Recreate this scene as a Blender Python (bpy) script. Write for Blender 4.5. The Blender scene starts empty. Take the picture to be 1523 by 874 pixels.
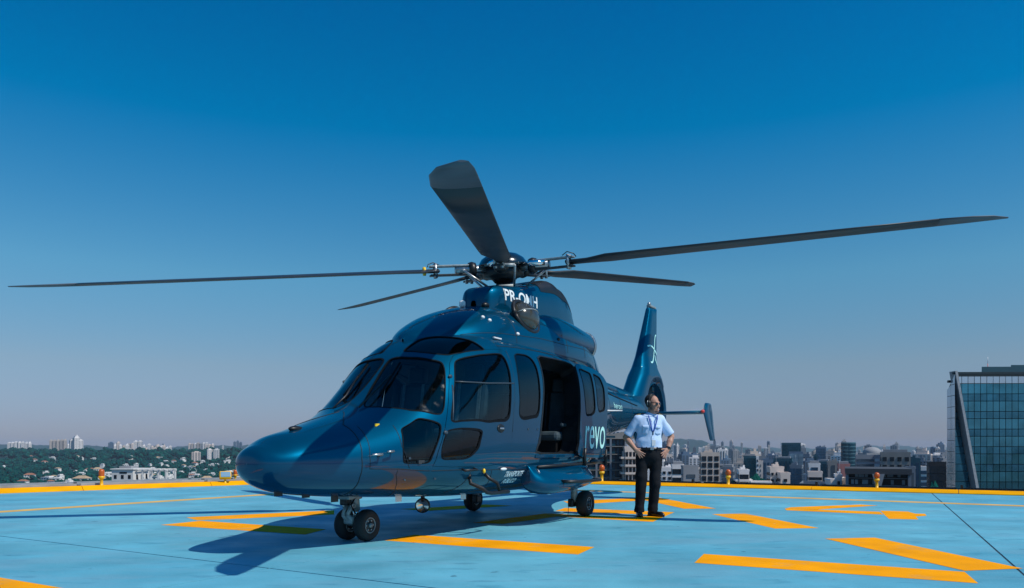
import bpy, bmesh, math, random
import numpy as np
from mathutils import Vector, Matrix
from mathutils.geometry import delaunay_2d_cdt
R = math.radians
PI = math.pi
rnd = random.Random(7)
S = bpy.context.scene
COL = S.collection

# ------------------------------------------------------------------ camera, sky, sun, exposure
CAM_H, FPX = 1.02, 1150.0          # eye height above the deck, focal length in photo pixels (photo 1523 wide)
cd = bpy.data.cameras.new('camera'); cam = bpy.data.objects.new('camera', cd); COL.objects.link(cam)
cd.sensor_width = 36.0; cd.lens = 36.0 * FPX / 1523.0
cam.location = (0, 0, CAM_H); cam.rotation_euler = (R(90), 0, 0)
cd.shift_y = (664.0 - 437.0) / 1523.0
cd.clip_start = 0.1; cd.clip_end = 40000
S.camera = cam

TO_SUN = Vector((0.67, -0.42, 1.0)).normalized()
SUN_EL = math.asin(TO_SUN.z); SUN_AZ = math.atan2(TO_SUN.x, TO_SUN.y)
W = bpy.data.worlds.new('World'); S.world = W; W.use_nodes = True
nt = W.node_tree; nt.nodes.clear()
wo = nt.nodes.new('ShaderNodeOutputWorld'); bg = nt.nodes.new('ShaderNodeBackground')
sky = nt.nodes.new('ShaderNodeTexSky'); sky.sky_type = 'NISHITA'; sky.sun_disc = False
sky.sun_elevation = SUN_EL; sky.sun_rotation = SUN_AZ; sky.altitude = 700; sky.air_density = 1.0; sky.dust_density = 0.6; sky.ozone_density = 3.0
mul = nt.nodes.new('ShaderNodeMix'); mul.data_type = 'RGBA'; mul.blend_type = 'MULTIPLY'; mul.inputs[0].default_value = 1.0
# the clear winter sky deepens towards the zenith: colour filter by elevation only
geo = nt.nodes.new('ShaderNodeTexCoord'); sep = nt.nodes.new('ShaderNodeSeparateXYZ'); ramp = nt.nodes.new('ShaderNodeValToRGB')
nt.links.new(geo.outputs['Generated'], sep.inputs[0]); nt.links.new(sep.outputs['Z'], ramp.inputs[0])
RAMP = [(0.0, (0.36, 0.375, 0.57)), (0.03, (0.385, 0.415, 0.60)), (0.098, (0.51, 0.56, 0.61)), (0.205, (0.40, 0.79, 0.83)), (0.374, (0.0, 0.73, 1.0)), (0.494, (0.0, 0.64, 1.0)), (1.0, (0.0, 0.6, 1.0))]
el = ramp.color_ramp.elements
while len(el) < len(RAMP): el.new(0.5)
for e, (p, c) in zip(el, RAMP): e.position = p; e.color = (*c, 1)
nt.links.new(sky.outputs[0], mul.inputs[6]); nt.links.new(ramp.outputs[0], mul.inputs[7])
nt.links.new(mul.outputs[2], bg.inputs[0]); bg.inputs[1].default_value = 0.12
nt.links.new(bg.outputs[0], wo.inputs[0])
sd = bpy.data.lights.new('sun', 'SUN'); sun = bpy.data.objects.new('sun', sd); COL.objects.link(sun)
sd.energy = 4.0; sd.angle = R(0.5); sd.color = (1.0, 0.93, 0.83)
sun.rotation_euler = TO_SUN.to_track_quat('Z', 'Y').to_euler(); sun.location = TO_SUN * 60
S.view_settings.view_transform = 'Standard'; S.view_settings.look = 'None'; S.view_settings.gamma = 1.0
S.view_settings.use_curve_mapping = False; S.view_settings.exposure = 0.0
S.cycles.use_denoising = True
S.cycles.max_bounces = 6; S.cycles.transparent_max_bounces = 10; S.cycles.volume_bounces = 0
S.cycles.sample_clamp_indirect = 6.0

# ------------------------------------------------------------------ materials
def mat(name, col, rough=0.6, metal=0.0, coat=0.0, emit=None, var=0.0, vscale=3.0, bump=0.0, bscale=20.0, spec=None, coords='Object', stretch=None):
    m = bpy.data.materials.new(name); m.use_nodes = True
    t = m.node_tree; b = t.nodes['Principled BSDF']
    b.inputs['Base Color'].default_value = (*col, 1); b.inputs['Roughness'].default_value = rough
    b.inputs['Metallic'].default_value = metal; b.inputs['Coat Weight'].default_value = coat; b.inputs['Coat Roughness'].default_value = 0.03
    if spec is not None: b.inputs['Specular IOR Level'].default_value = spec
    if emit: b.inputs['Emission Color'].default_value = (*emit[0], 1); b.inputs['Emission Strength'].default_value = emit[1]
    src = None
    if var or bump:
        tc = t.nodes.new('ShaderNodeTexCoord'); src = tc.outputs[coords]
        if stretch:
            mp = t.nodes.new('ShaderNodeMapping'); mp.inputs['Scale'].default_value = stretch
            t.links.new(src, mp.inputs[0]); src = mp.outputs[0]
    if var:
        n = t.nodes.new('ShaderNodeTexNoise'); n.inputs['Scale'].default_value = vscale; n.inputs['Detail'].default_value = 6
        t.links.new(src, n.inputs['Vector'])
        mr = t.nodes.new('ShaderNodeMapRange'); mr.inputs[1].default_value = 0.3; mr.inputs[2].default_value = 0.7
        mr.inputs[3].default_value = 1 - var; mr.inputs[4].default_value = 1 + var
        t.links.new(n.outputs[0], mr.inputs[0])
        mx = t.nodes.new('ShaderNodeMix'); mx.data_type = 'RGBA'; mx.blend_type = 'MULTIPLY'; mx.inputs[0].default_value = 1
        mx.inputs[6].default_value = (*col, 1)
        t.links.new(mr.outputs[0], mx.inputs[7]); t.links.new(mx.outputs[2], b.inputs['Base Color'])
        mr2 = t.nodes.new('ShaderNodeMapRange'); mr2.inputs[1].default_value = 0.3; mr2.inputs[2].default_value = 0.7
        mr2.inputs[3].default_value = max(0, rough - 0.08); mr2.inputs[4].default_value = min(1, rough + 0.08)
        t.links.new(n.outputs[0], mr2.inputs[0]); t.links.new(mr2.outputs[0], b.inputs['Roughness'])
    if bump:
        n = t.nodes.new('ShaderNodeTexNoise'); n.inputs['Scale'].default_value = bscale; n.inputs['Detail'].default_value = 5
        t.links.new(src, n.inputs['Vector'])
        bp = t.nodes.new('ShaderNodeBump'); bp.inputs['Strength'].default_value = bump; bp.inputs['Distance'].default_value = 0.02
        t.links.new(n.outputs[0], bp.inputs['Height']); t.links.new(bp.outputs[0], b.inputs['Normal'])
    return m

def glass_mat(name, tint, gloss=(0.9, 0.95, 1.0), ior=1.5, rough=0.0, smear=0.0):
    m = bpy.data.materials.new(name); m.use_nodes = True
    t = m.node_tree; t.nodes.clear()
    o = t.nodes.new('ShaderNodeOutputMaterial'); mx = t.nodes.new('ShaderNodeMixShader')
    tr = t.nodes.new('ShaderNodeBsdfTransparent'); tr.inputs[0].default_value = (*tint, 1)
    gl = t.nodes.new('ShaderNodeBsdfGlossy'); gl.inputs[0].default_value = (*gloss, 1); gl.inputs['Roughness'].default_value = rough
    fr = t.nodes.new('ShaderNodeFresnel'); fr.inputs[0].default_value = ior
    t.links.new(fr.outputs[0], mx.inputs[0]); t.links.new(tr.outputs[0], mx.inputs[1]); t.links.new(gl.outputs[0], mx.inputs[2])
    t.links.new(mx.outputs[0], o.inputs[0])
    if smear:
        tc = t.nodes.new('ShaderNodeTexCoord'); n = t.nodes.new('ShaderNodeTexNoise'); n.inputs['Scale'].default_value = 9; n.inputs['Detail'].default_value = 4
        t.links.new(tc.outputs['Object'], n.inputs['Vector'])
        mr = t.nodes.new('ShaderNodeMapRange'); mr.inputs[1].default_value = 0.45; mr.inputs[2].default_value = 0.75; mr.inputs[3].default_value = rough; mr.inputs[4].default_value = rough + smear
        t.links.new(n.outputs[0], mr.inputs[0]); t.links.new(mr.outputs[0], gl.inputs['Roughness'])
    return m

M = {}
M['paint'] = mat('navy_paint', (0.0004, 0.058, 0.123), 0.44, 0.45, 0.9, spec=0.0, var=0.05, vscale=1.3)
M['seam'] = mat('seam_black', (0.004, 0.012, 0.02), 0.7)
M['rubber'] = mat('rubber', (0.006, 0.008, 0.011), 0.75, var=0.3, vscale=14, spec=0.08)
M['tyre'] = mat('tyre_rubber', (0.016, 0.017, 0.019), 0.82, var=0.35, vscale=9, bump=0.2, bscale=60)
M['black'] = mat('black_plastic', (0.008, 0.009, 0.011), 0.45, var=0.2, vscale=9)
M['interior'] = mat('interior_lining', (0.030, 0.038, 0.046), 0.8, var=0.2)
M['seat'] = mat('seat_leather', (0.045, 0.070, 0.088), 0.5, var=0.25, vscale=6)
M['steel'] = mat('brushed_steel', (0.40, 0.42, 0.43), 0.35, 0.9, var=0.15, vscale=20)
M['alu'] = mat('grey_alloy', (0.28, 0.32, 0.33), 0.5, 0.3, var=0.25, vscale=18)
M['chrome'] = mat('bright_metal', (0.8, 0.8, 0.8), 0.12, 1.0, var=0.05)
M['blade'] = mat('blade_grey', (0.020, 0.026, 0.034), 0.45, var=0.25, vscale=2.0)
M['blade_tip'] = mat('blade_tip_grey', (0.075, 0.09, 0.11), 0.5, var=0.2, vscale=4)
M['yellow'] = mat('yellow_mark', (0.85, 0.55, 0.02), 0.5, var=0.1)
M['white'] = mat('white_plastic', (0.75, 0.77, 0.78), 0.4, var=0.06)
M['letter'] = mat('mint_lettering', (0.45, 0.86, 0.84), 0.4, var=0.04)
M['letterw'] = mat('white_lettering', (0.74, 0.82, 0.84), 0.4, var=0.04)
M['glass'] = glass_mat('tinted_glass', (0.45, 0.60, 0.64), smear=0.10); M['windshield'] = glass_mat('windshield_glass', (0.42, 0.57, 0.62), smear=0.22)
M['rim'] = mat('dark_wheel_rim', (0.035, 0.042, 0.048), 0.45, 0.3, var=0.2, vscale=18)
M['ventbar'] = mat('vent_frame_grey', (0.03, 0.05, 0.07), 0.5, 0.0, var=0.15)
M['gloss'] = mat('gloss_black', (0.004, 0.010, 0.016), 0.2, 0.0, 1.0, var=0.1)
M['glass_dark'] = glass_mat('dark_tinted_glass', (0.045, 0.085, 0.12))
M['lens'] = mat('lamp_reflector', (0.8, 0.78, 0.7), 0.15, 0.9)
M['red'] = mat('red_lens', (0.6, 0.03, 0.02), 0.3, var=0.05)

# ------------------------------------------------------------------ object helpers
def tag(o, label=None, cat=None, group=None, kind=None):
    if label: o['label'] = label
    if cat: o['category'] = cat
    if group: o['group'] = group
    if kind: o['kind'] = kind
    return o
def thing(name, loc, label, cat, rz=0.0, group=None):
    o = bpy.data.objects.new(name, None); COL.objects.link(o); o.empty_display_size = 0.2
    o.location = loc; o.rotation_euler = (0, 0, rz)
    return tag(o, label, cat, group)
def link(name, me, m=None, parent=None):
    o = bpy.data.objects.new(name, me); COL.objects.link(o)
    if m is not None and not me.materials: me.materials.append(m)
    if parent is not None: o.parent = parent
    return o
def pobj(name, V, F, m, parent=None, smooth=False, normals=None):
    me = bpy.data.meshes.new(name)
    me.from_pydata([tuple(map(float, v)) for v in V], [], [tuple(map(int, f)) for f in F]); me.update()
    if smooth: me.polygons.foreach_set('use_smooth', [True] * len(me.polygons))
    if normals is not None: me.normals_split_custom_set_from_vertices([tuple(map(float, n)) for n in normals])
    return link(name, me, m, parent)
class MB:
    """collects simple shapes into one mesh"""
    def __init__(s): s.V = []; s.F = []; s.S = []
    def add(s, V, F, smooth=False):
        k = len(s.V); s.V += [tuple(v) for v in V]; s.F += [tuple(i + k for i in f) for f in F]; s.S += [smooth] * len(F); return s
    def box(s, c, d, rz=0.0, ax=None):
        """centre, full sizes; ax = 3 axes"""
        c = Vector(c); a = ax or (Vector((math.cos(rz), math.sin(rz), 0)), Vector((-math.sin(rz), math.cos(rz), 0)), Vector((0, 0, 1)))
        V = [c + a[0] * (d[0] / 2 * i) + a[1] * (d[1] / 2 * j) + a[2] * (d[2] / 2 * k) for i in (-1, 1) for j in (-1, 1) for k in (-1, 1)]
        return s.add(V, [(0, 1, 3, 2), (4, 6, 7, 5), (0, 4, 5, 1), (2, 3, 7, 6), (0, 2, 6, 4), (1, 5, 7, 3)])
    def tube(s, pts, r, n=8, cap=True):
        pts = [Vector(p) for p in pts]; rr = r if isinstance(r, (list, tuple)) else [r] * len(pts)
        V = []; F = []; prev = None
        for i, p in enumerate(pts):
            t = (pts[min(i + 1, len(pts) - 1)] - pts[max(i - 1, 0)]).normalized()
            if prev is None: a = t.orthogonal().normalized()
            else:
                a = prev - t * prev.dot(t)
                a = a.normalized() if a.length > 1e-6 else t.orthogonal().normalized()
            prev = a; b = t.cross(a)
            V += [p + (a * math.cos(2 * PI * k / n) + b * math.sin(2 * PI * k / n)) * rr[i] for k in range(n)]
        for i in range(len(pts) - 1):
            for k in range(n): F.append((i * n + k, i * n + (k + 1) % n, (i + 1) * n + (k + 1) % n, (i + 1) * n + k))
        if cap: F.append(tuple(range(n))[::-1]); F.append(tuple((len(pts) - 1) * n + k for k in range(n)))
        return s.add(V, F, True)
    def lathe(s, prof, c, axis=(0, 0, 1), n=24):
        """prof: (radius, height along axis)"""
        a = Vector(axis).normalized(); e1 = a.orthogonal().normalized(); e2 = a.cross(e1); c = Vector(c)
        V = []; F = []
        for (r, h) in prof:
            V += [c + a * h + (e1 * math.cos(2 * PI * k / n) + e2 * math.sin(2 * PI * k / n)) * r for k in range(n)]
        for i in range(len(prof) - 1):
            for k in range(n): F.append((i * n + k, i * n + (k + 1) % n, (i + 1) * n + (k + 1) % n, (i + 1) * n + k))
        return s.add(V, F, True)
    def ell(s, c, r, ax=None, nu=16, nv=10):
        c = Vector(c); a = ax or (Vector((1, 0, 0)), Vector((0, 1, 0)), Vector((0, 0, 1)))
        V = []; F = []
        for j in range(nv + 1):
            th = PI * j / nv
            for i in range(nu):
                ph = 2 * PI * i / nu
                V.append(c + a[0] * (r[0] * math.sin(th) * math.cos(ph)) + a[1] * (r[1] * math.sin(th) * math.sin(ph)) + a[2] * (r[2] * math.cos(th)))
        for j in range(nv):
            for i in range(nu): F.append((j * nu + i, (j + 1) * nu + i, (j + 1) * nu + (i + 1) % nu, j * nu + (i + 1) % nu))
        return s.add(V, F, True)
    def prism(s, poly, z0, z1):
        n = len(poly); V = [(x, y, z0) for x, y in poly] + [(x, y, z1) for x, y in poly]
        F = [tuple(range(n))[::-1], tuple(range(n, 2 * n))] + [(i, (i + 1) % n, (i + 1) % n + n, i + n) for i in range(n)]
        return s.add(V, F)
    def build(s, name, m, parent=None, bevel=0.0):
        me = bpy.data.meshes.new(name); me.from_pydata([tuple(v) for v in s.V], [], s.F); me.update()
        bm = bmesh.new(); bm.from_mesh(me); bmesh.ops.recalc_face_normals(bm, faces=bm.faces)
        if bevel:
            ed = [e for e in bm.edges if len(e.link_faces) == 2 and e.calc_face_angle(0) > 0.6]
            bmesh.ops.bevel(bm, geom=ed, offset=bevel, segments=2, affect='EDGES', profile=0.5, clamp_overlap=True)
        bm.to_mesh(me); bm.free()
        if not bevel: me.polygons.foreach_set('use_smooth', s.S[:len(me.polygons)])
        return link(name, me, m, parent)
def chaikin(P, it=2, closed=True):
    for _ in range(it):
        Q = []; n = len(P)
        for i in range(n if closed else n - 1):
            a, b = P[i], P[(i + 1) % n]
            Q.append(tuple(a[k] * 0.75 + b[k] * 0.25 for k in range(len(a)))); Q.append(tuple(a[k] * 0.25 + b[k] * 0.75 for k in range(len(a))))
        if not closed: Q = [P[0]] + Q + [P[-1]]
        P = Q
    return P
def rounded(P, r):
    """cut the corners of a polygon to a small radius"""
    Q = []; n = len(P)
    for i in range(n):
        p, a, b = (np.array(P[k % n], float) for k in (i, i - 1, i + 1)); la, lb = np.linalg.norm(a - p), np.linalg.norm(b - p)
        u, v = p + (a - p) * min(r, 0.42 * la) / la, p + (b - p) * min(r, 0.42 * lb) / lb
        Q += [tuple((1 - t)**2 * u + 2 * t * (1 - t) * p + t * t * v) for t in (0, 0.25, 0.5, 0.75, 1)]
    return Q
def densify(P, d, closed=True):
    Q = []; n = len(P)
    for i in range(n if closed else n - 1):
        a = np.array(P[i], float); b = np.array(P[(i + 1) % n], float); k = max(1, int(np.linalg.norm(b - a) / d))
        Q += [tuple(a + (b - a) * j / k) for j in range(k)]
    if not closed: Q.append(tuple(P[-1]))
    return Q
def inpoly(P, X, Y):
    P = np.array(P); x0, y0 = P[:, 0], P[:, 1]; x1, y1 = np.roll(x0, -1), np.roll(y0, -1)
    r = np.zeros(len(X), bool)
    for a, b, c, d in zip(x0, y0, x1, y1):
        if b == d: continue
        r ^= ((b > Y) != (d > Y)) & (X < (c - a) * (Y - b) / (d - b) + a)
    return r
def clip(poly, n, d):
    """keep the part of a convex polygon where n.p >= d"""
    out = []
    for i in range(len(poly)):
        a, b = poly[i], poly[(i + 1) % len(poly)]
        da = n[0] * a[0] + n[1] * a[1] - d; db = n[0] * b[0] + n[1] * b[1] - d
        if da >= 0: out.append(a)
        if da * db < 0:
            t = da / (da - db); out.append((a[0] + (b[0] - a[0]) * t, a[1] + (b[1] - a[1]) * t))
    return out

# ------------------------------------------------------------------ the helipad
def deck_mat():
    m = bpy.data.materials.new('blue_deck_paint'); m.use_nodes = True; t = m.node_tree; b = t.nodes['Principled BSDF']
    L = t.links.new; N = t.nodes.new
    tc = N('ShaderNodeTexCoord')
    def noise(sc, det=6, stretch=None, rot=0.0):
        mp = N('ShaderNodeMapping'); mp.inputs['Scale'].default_value = stretch or (1, 1, 1); mp.inputs['Rotation'].default_value = (0, 0, rot)
        L(tc.outputs['Object'], mp.inputs[0]); n = N('ShaderNodeTexNoise'); n.inputs['Scale'].default_value = sc; n.inputs['Detail'].default_value = det
        L(mp.outputs[0], n.inputs['Vector']); return n.outputs[0]
    def rng(src, a, b_, c, d):
        r = N('ShaderNodeMapRange'); r.inputs[1].default_value = a; r.inputs[2].default_value = b_; r.inputs[3].default_value = c; r.inputs[4].default_value = d
        L(src, r.inputs[0]); return r.outputs[0]
    def mix(mode, fac, a, b_):
        x = N('ShaderNodeMix'); x.data_type = 'RGBA'; x.blend_type = mode
        for i, v in ((0, fac), (6, a), (7, b_)):
            if isinstance(v, (int, float)): x.inputs[i].default_value = v
            elif isinstance(v, tuple): x.inputs[i].default_value = (*v, 1)
            else: L(v, x.inputs[i])
        return x.outputs[2]
    c = mix('MIX', rng(noise(0.25), 0.35, 0.65, 0, 1), (0.088, 0.365, 0.495), (0.142, 0.46, 0.575))
    c = mix('MULTIPLY', 1.0, c, rng(noise(1.1, 9), 0.32, 0.68, 0.80, 1.12))
    c = mix('MIX', rng(noise(0.9, 8, (1, 6, 1), R(30)), 0.50, 0.68, 0, 0.5), c, (0.15, 0.38, 0.50))      # wiped streaks
    c = mix('MIX', rng(noise(2.2, 9, (1, 3, 1), R(-20)), 0.585, 0.66, 0, 0.45), c, (0.04, 0.22, 0.33))       # scuffs
    c = mix('MIX', rng(noise(0.55, 9, (1, 2.2, 1), R(62)), 0.53, 0.62, 0, 0.45), c, (0.16, 0.36, 0.46))     # dried water marks
    c = mix('MIX', rng(noise(5.0, 3), 0.70, 0.73, 0, 0.6), c, (0.03, 0.12, 0.18))                          # drips
    c = mix('MIX', rng(noise(26, 3), 0.665, 0.70, 0, 0.5), c, (0.22, 0.46, 0.58))                           # chips and dust
    L(c, b.inputs['Base Color'])
    L(rng(noise(1.6), 0.3, 0.7, 0.42, 0.7), b.inputs['Roughness'])
    bp = N('ShaderNodeBump'); bp.inputs['Strength'].default_value = 0.25; bp.inputs['Distance'].default_value = 0.01
    L(noise(45, 4), bp.inputs['Height']); L(bp.outputs[0], b.inputs['Normal'])
    return m
M['deck'] = deck_mat()
M['mark'] = mat('yellow_deck_paint', (0.92, 0.355, 0.002), 0.75, spec=0.04, var=0.12, vscale=2.2, bump=0.2, bscale=40)
def wear(m, c, lo, hi, sc):
    t = m.node_tree; b = t.nodes['Principled BSDF']; src = b.inputs['Base Color'].links[0].from_socket
    tc = t.nodes.new('ShaderNodeTexCoord'); n = t.nodes.new('ShaderNodeTexNoise'); n.inputs['Scale'].default_value = sc; n.inputs['Detail'].default_value = 9; n.inputs['Roughness'].default_value = 0.7; t.links.new(tc.outputs['Object'], n.inputs['Vector'])
    r = t.nodes.new('ShaderNodeMapRange'); r.inputs[1].default_value = lo; r.inputs[2].default_value = hi; t.links.new(n.outputs[0], r.inputs[0])
    x = t.nodes.new('ShaderNodeMix'); x.data_type = 'RGBA'; x.inputs[7].default_value = (*c, 1); t.links.new(r.outputs[0], x.inputs[0]); t.links.new(src, x.inputs[6]); t.links.new(x.outputs[2], b.inputs['Base Color'])
wear(M['mark'], (0.35, 0.30, 0.16), 0.56, 0.80, 1.6); wear(M['mark'], (0.10, 0.36, 0.48), 0.67, 0.70, 7.0)
M['mark_old'] = mat('faded_yellow_line', (0.72, 0.42, 0.09), 0.6, var=0.15, vscale=2.0)
M['kerb'] = mat('yellow_kerb_paint', (0.86, 0.37, 0.002), 0.7, spec=0.05, var=0.14, vscale=1.8, stretch=(1, 1, 6))
M['joint'] = mat('joint_sealant', (0.02, 0.05, 0.07), 0.8)
M['concrete'] = mat('concrete', (0.30, 0.30, 0.29), 0.85, var=0.2, vscale=0.8)
M['galv'] = mat('galvanised_steel', (0.34, 0.37, 0.40), 0.5, 0.3, var=0.15)

def ground(x, y):
    """where the line of sight through a photo point meets the deck"""
    d = FPX * CAM_H / (y - 664.0); return ((x - 761.5) / FPX * d, d)
CORN = Vector((-3.4, 24.1)); DL = Vector((-0.725, -0.689)); DR = Vector((0.868, -0.498))
PAD = [tuple(CORN), tuple(CORN + DL * 27), tuple(CORN + DL * 27 + DR * 28), tuple(CORN + DR * 28)]
base = MB().prism(PAD, -0.6, -0.005).build('helipad_deck', M['joint']); tag(base, kind='structure')
def line2(p, q):
    a, b = Vector(ground(*p)), Vector(ground(*q)); t = (b - a).normalized(); n = Vector((-t.y, t.x)); return n, n.dot(a)
JOINTS = [line2((0, 797), (627, 872)), line2((240, 873), (518, 824)), line2((1390, 737), (1521, 853))]
pieces = [PAD]
for n, d in JOINTS:
    nx = []
    for p in pieces:
        for sg in (1, -1):
            q = clip(p, n * sg, d * sg + 0.010)
            if len(q) > 2: nx.append(q)
    pieces = nx
for q in pieces:
    MB().prism(q, -0.05, 0.0).build('deck_slab', M['deck'], base)
def marking(pts, m, name='painted_marking', z=0.0015, px=True):
    P = [ground(*p) for p in pts] if px else pts
    o = pobj(name, [(x, y, z) for x, y in P], [tuple(range(len(P)))], m, base)
    if o.data.polygons[0].normal.z < 0: o.data.flip_normals()
    return o
MARKS = [
 [(569.5, 803.5), (616.6, 795), (884, 813.4), (859.7, 824.6)],
 [(1032.8, 837), (1047, 823.7), (1434.5, 850.4), (1455, 867.6)],
 [(1226.7, 801), (1301, 799.5), (1521, 845.5), (1435, 849)],
 [(1059, 764.5), (1108, 763.5), (1218, 785.2), (1153, 786)],
 [(838, 745.5), (975, 739), (975, 743), (850, 750.5)],
 [(958, 743.6), (976.5, 739.2), (1065, 756.3), (1018, 756.5)],
 [(840, 755.2), (1003, 761.6), (985, 769.3), (962, 765), (826, 759.8)],
 [(1002, 761.8), (971, 776), (828, 768.0), (812, 763.3), (944, 769.8)],
 [(703, 777.5), (749, 779), (828, 768.3), (811, 763.5)],
 [(277, 769.3), (497, 758.7), (497, 765), (293.6, 773.8)],
 [(239, 780.6), (298.7, 774.4), (485, 787), (454, 795)],
 [(595, 757), (640, 759.5), (762, 752), (722, 750)],
 [(-90, 842), (0, 858.8), (105, 876.5), (20, 900), (-140, 870)],
 [(1167, 756.3), (1176, 754.2), (1279, 750.3), (1306, 751.7), (1216, 757.6)],
 [(1167, 756.6), (1215, 757.8), (1308, 761), (1314, 765.2), (1170, 758.8)],
 [(1309, 759.3), (1350, 760.5), (1361, 763.6), (1376, 764), (1378, 767), (1362, 768), (1366, 772.5), (1322, 771.5)],
]
for k, mk in enumerate(MARKS): marking(mk, M['mark'], z=0.0012 + 0.0006 * (k % 3))
a = Vector(ground(0, 761)); b = Vector(ground(410, 734.4)); t = (b - a).normalized()
c = Vector(ground(980, 733.2)); d = Vector(ground(1523, 752.3)); t2 = (d - c).normalized()
den = t.x * t2.y - t.y * t2.x; s_ = ((c.x - a.x) * t2.y - (c.y - a.y) * t2.x) / den; X = a + t * s_
def strip(p, q, w): n = Vector((-(q - p).normalized().y, (q - p).normalized().x)) * w / 2; return [tuple(p + n), tuple(q + n), tuple(q - n), tuple(p - n)]
marking(strip(a - t * 8, X, 0.36), M['mark_old'], px=False); marking(strip(X, d + t2 * 6, 0.36), M['mark_old'], z=0.0022, px=False)

def edge_frame(p0, p1, inside, kw, kz, nz, nm):
    t = (p1 - p0).normalized(); n = Vector((-t.y, t.x))
    if n.dot(inside - p0) < 0: n = -n
    L = (p1 - p0).length; seg = 3.0; k = int(L / seg)
    ax = (t.to_3d(), n.to_3d(), Vector((0, 0, 1)))
    for i in range(k):                                   # kerb cast in lengths
        c = p0 + t * (i + 0.5) * seg - n * (kw / 2)
        pr = [(kw / 2, -0.01), (kw / 2, 0.015), (kw / 2 - 0.13, kz), (-kw / 2, kz), (-kw / 2, -0.3)]; V = [c.to_3d() + ax[0] * (e * (seg - 0.012) / 2) + ax[1] * o_ + ax[2] * z_ for e in (-1, 1) for o_, z_ in pr]
        MB().add(V, [(0, 1, 2, 3, 4), (9, 8, 7, 6, 5)] + [(j, (j + 1) % 5, (j + 1) % 5 + 5, j + 5) for j in range(5)]).build('kerb', M['kerb'], base)
    for i in range(k):                                   # catch frame outside the kerb
        c = p0 + t * (i + 0.5) * seg - n * (kw + 0.62)
        fr = MB()
        for o_ in (-0.55, 0.0, 0.55): fr.box((*(c - n * o_), nz), (seg - 0.08, 0.05, 0.07), ax=ax)
        for j in range(7): fr.box((*(c + t * (j - 3) * 0.47), nz - 0.02), (0.035, 1.1, 0.03), ax=ax)
        fr.build('net_frame', M[nm], base)
        MB().box((*(p0 + t * (i + 0.02) * seg - n * (kw + 0.10)), 0.10), (0.05, 0.10, 0.16), ax=ax).build('net_bracket', M['black'], base)
INS = Vector((2, 8))
edge_frame(CORN, CORN + DL * 27, INS, 0.34, 0.105, 0.12, 'galv')
edge_frame(CORN, CORN + DR * 28, INS, 0.34, 0.078, 0.035, 'black')
# the roof that carries the deck
bb = MB().prism([(p[0] * 0.94 + 0.1, p[1] * 0.94 + 0.3) for p in PAD], -70.0, -0.62).build('building_below', M['concrete']); tag(bb, kind='structure')

M['orange_lens'] = mat('orange_lens', (0.50, 0.095, 0.010), 0.3, var=0.08, vscale=8)
M['amber'] = mat('yellow_lamp_paint', (0.82, 0.45, 0.01), 0.4, var=0.1, vscale=8)
def edge_lamp(x, y, depth, kind, label, hh, group=None):
    X = (x - 761.5) / FPX * depth; z0 = 0.045
    t = thing('obstruction_light' if kind != 'flood' else 'floodlight', (X, depth, z0), label, 'warning light' if kind != 'flood' else 'floodlight', group=group)
    s = hh / 0.55
    MB().lathe([(0.0, 0), (0.085 * s, 0), (0.085 * s, 0.015), (0.05 * s, 0.02), (0.042 * s, 0.24 * s), (0.055 * s, 0.25 * s)], (0, 0, 0), n=16).build('post', M['amber'], t)
    if kind == 'flood':
        mr = (Matrix.Rotation(R(28), 3, 'Z') @ Matrix.Rotation(R(-20), 3, 'X')).transposed(); ax = (mr[0].copy(), mr[1].copy(), mr[2].copy())
        MB().box((0, 0, 0.34 * s), (0.29, 0.15, 0.19), ax=ax).build('lamp_housing', M['amber'], t, bevel=0.02)
        MB().box(Vector((0, 0, 0.34 * s)) - ax[1] * 0.083, (0.24, 0.006, 0.14), ax=ax).build('lamp_glass', M['lens'], t)
    elif kind == 'tall':
        MB().lathe([(0.055 * s, 0.25 * s), (0.085 * s, 0.29 * s), (0.09 * s, 0.34 * s), (0.0, 0.34 * s)], (0, 0, 0), n=16).build('collar', M['amber'], t)
        MB().lathe([(0.078 * s, 0.34 * s), (0.082 * s, 0.46 * s), (0.074 * s, 0.52 * s), (0.04 * s, 0.55 * s), (0, 0.552 * s)], (0, 0, 0), n=16).build('lens', M['orange_lens'], t)
    else:
        MB().lathe([(0.045 * s, 0.22 * s), (0.08 * s, 0.26 * s), (0.085 * s, 0.32 * s), (0.0, 0.32 * s)], (0, 0, 0), n=16).build('collar', M['amber'], t)
        MB().ell((0, 0, 0.42 * s), (0.090 * s, 0.090 * s, 0.105 * s), nu=18, nv=12).build('lens', M['orange_lens'], t)
    return t
edge_lamp(151, 724, 18.4, 'tall', 'orange capped warning light on a yellow post alone on the left kerb', 0.44)
edge_lamp(350, 715, 21.2, 'tall', 'orange warning light on a yellow post right beside the helicopter nose', 0.34)
edge_lamp(335, 720, 20.3, 'flood', 'small yellow floodlight on the kerb beside the helicopter nose', 0.36)
edge_lamp(895, 717, 21.4, 'round', 'round orange warning light on yellow post between the helicopter wheel and the pilot', 0.5)
edge_lamp(1083, 722, 19.3, 'round', 'round orange warning light on yellow post nearest the pilot on the right kerb', 0.43)
edge_lamp(1304, 730, 17.9, 'round', 'round orange warning light on yellow post in front of the dark concrete frame building', 0.40)

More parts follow.
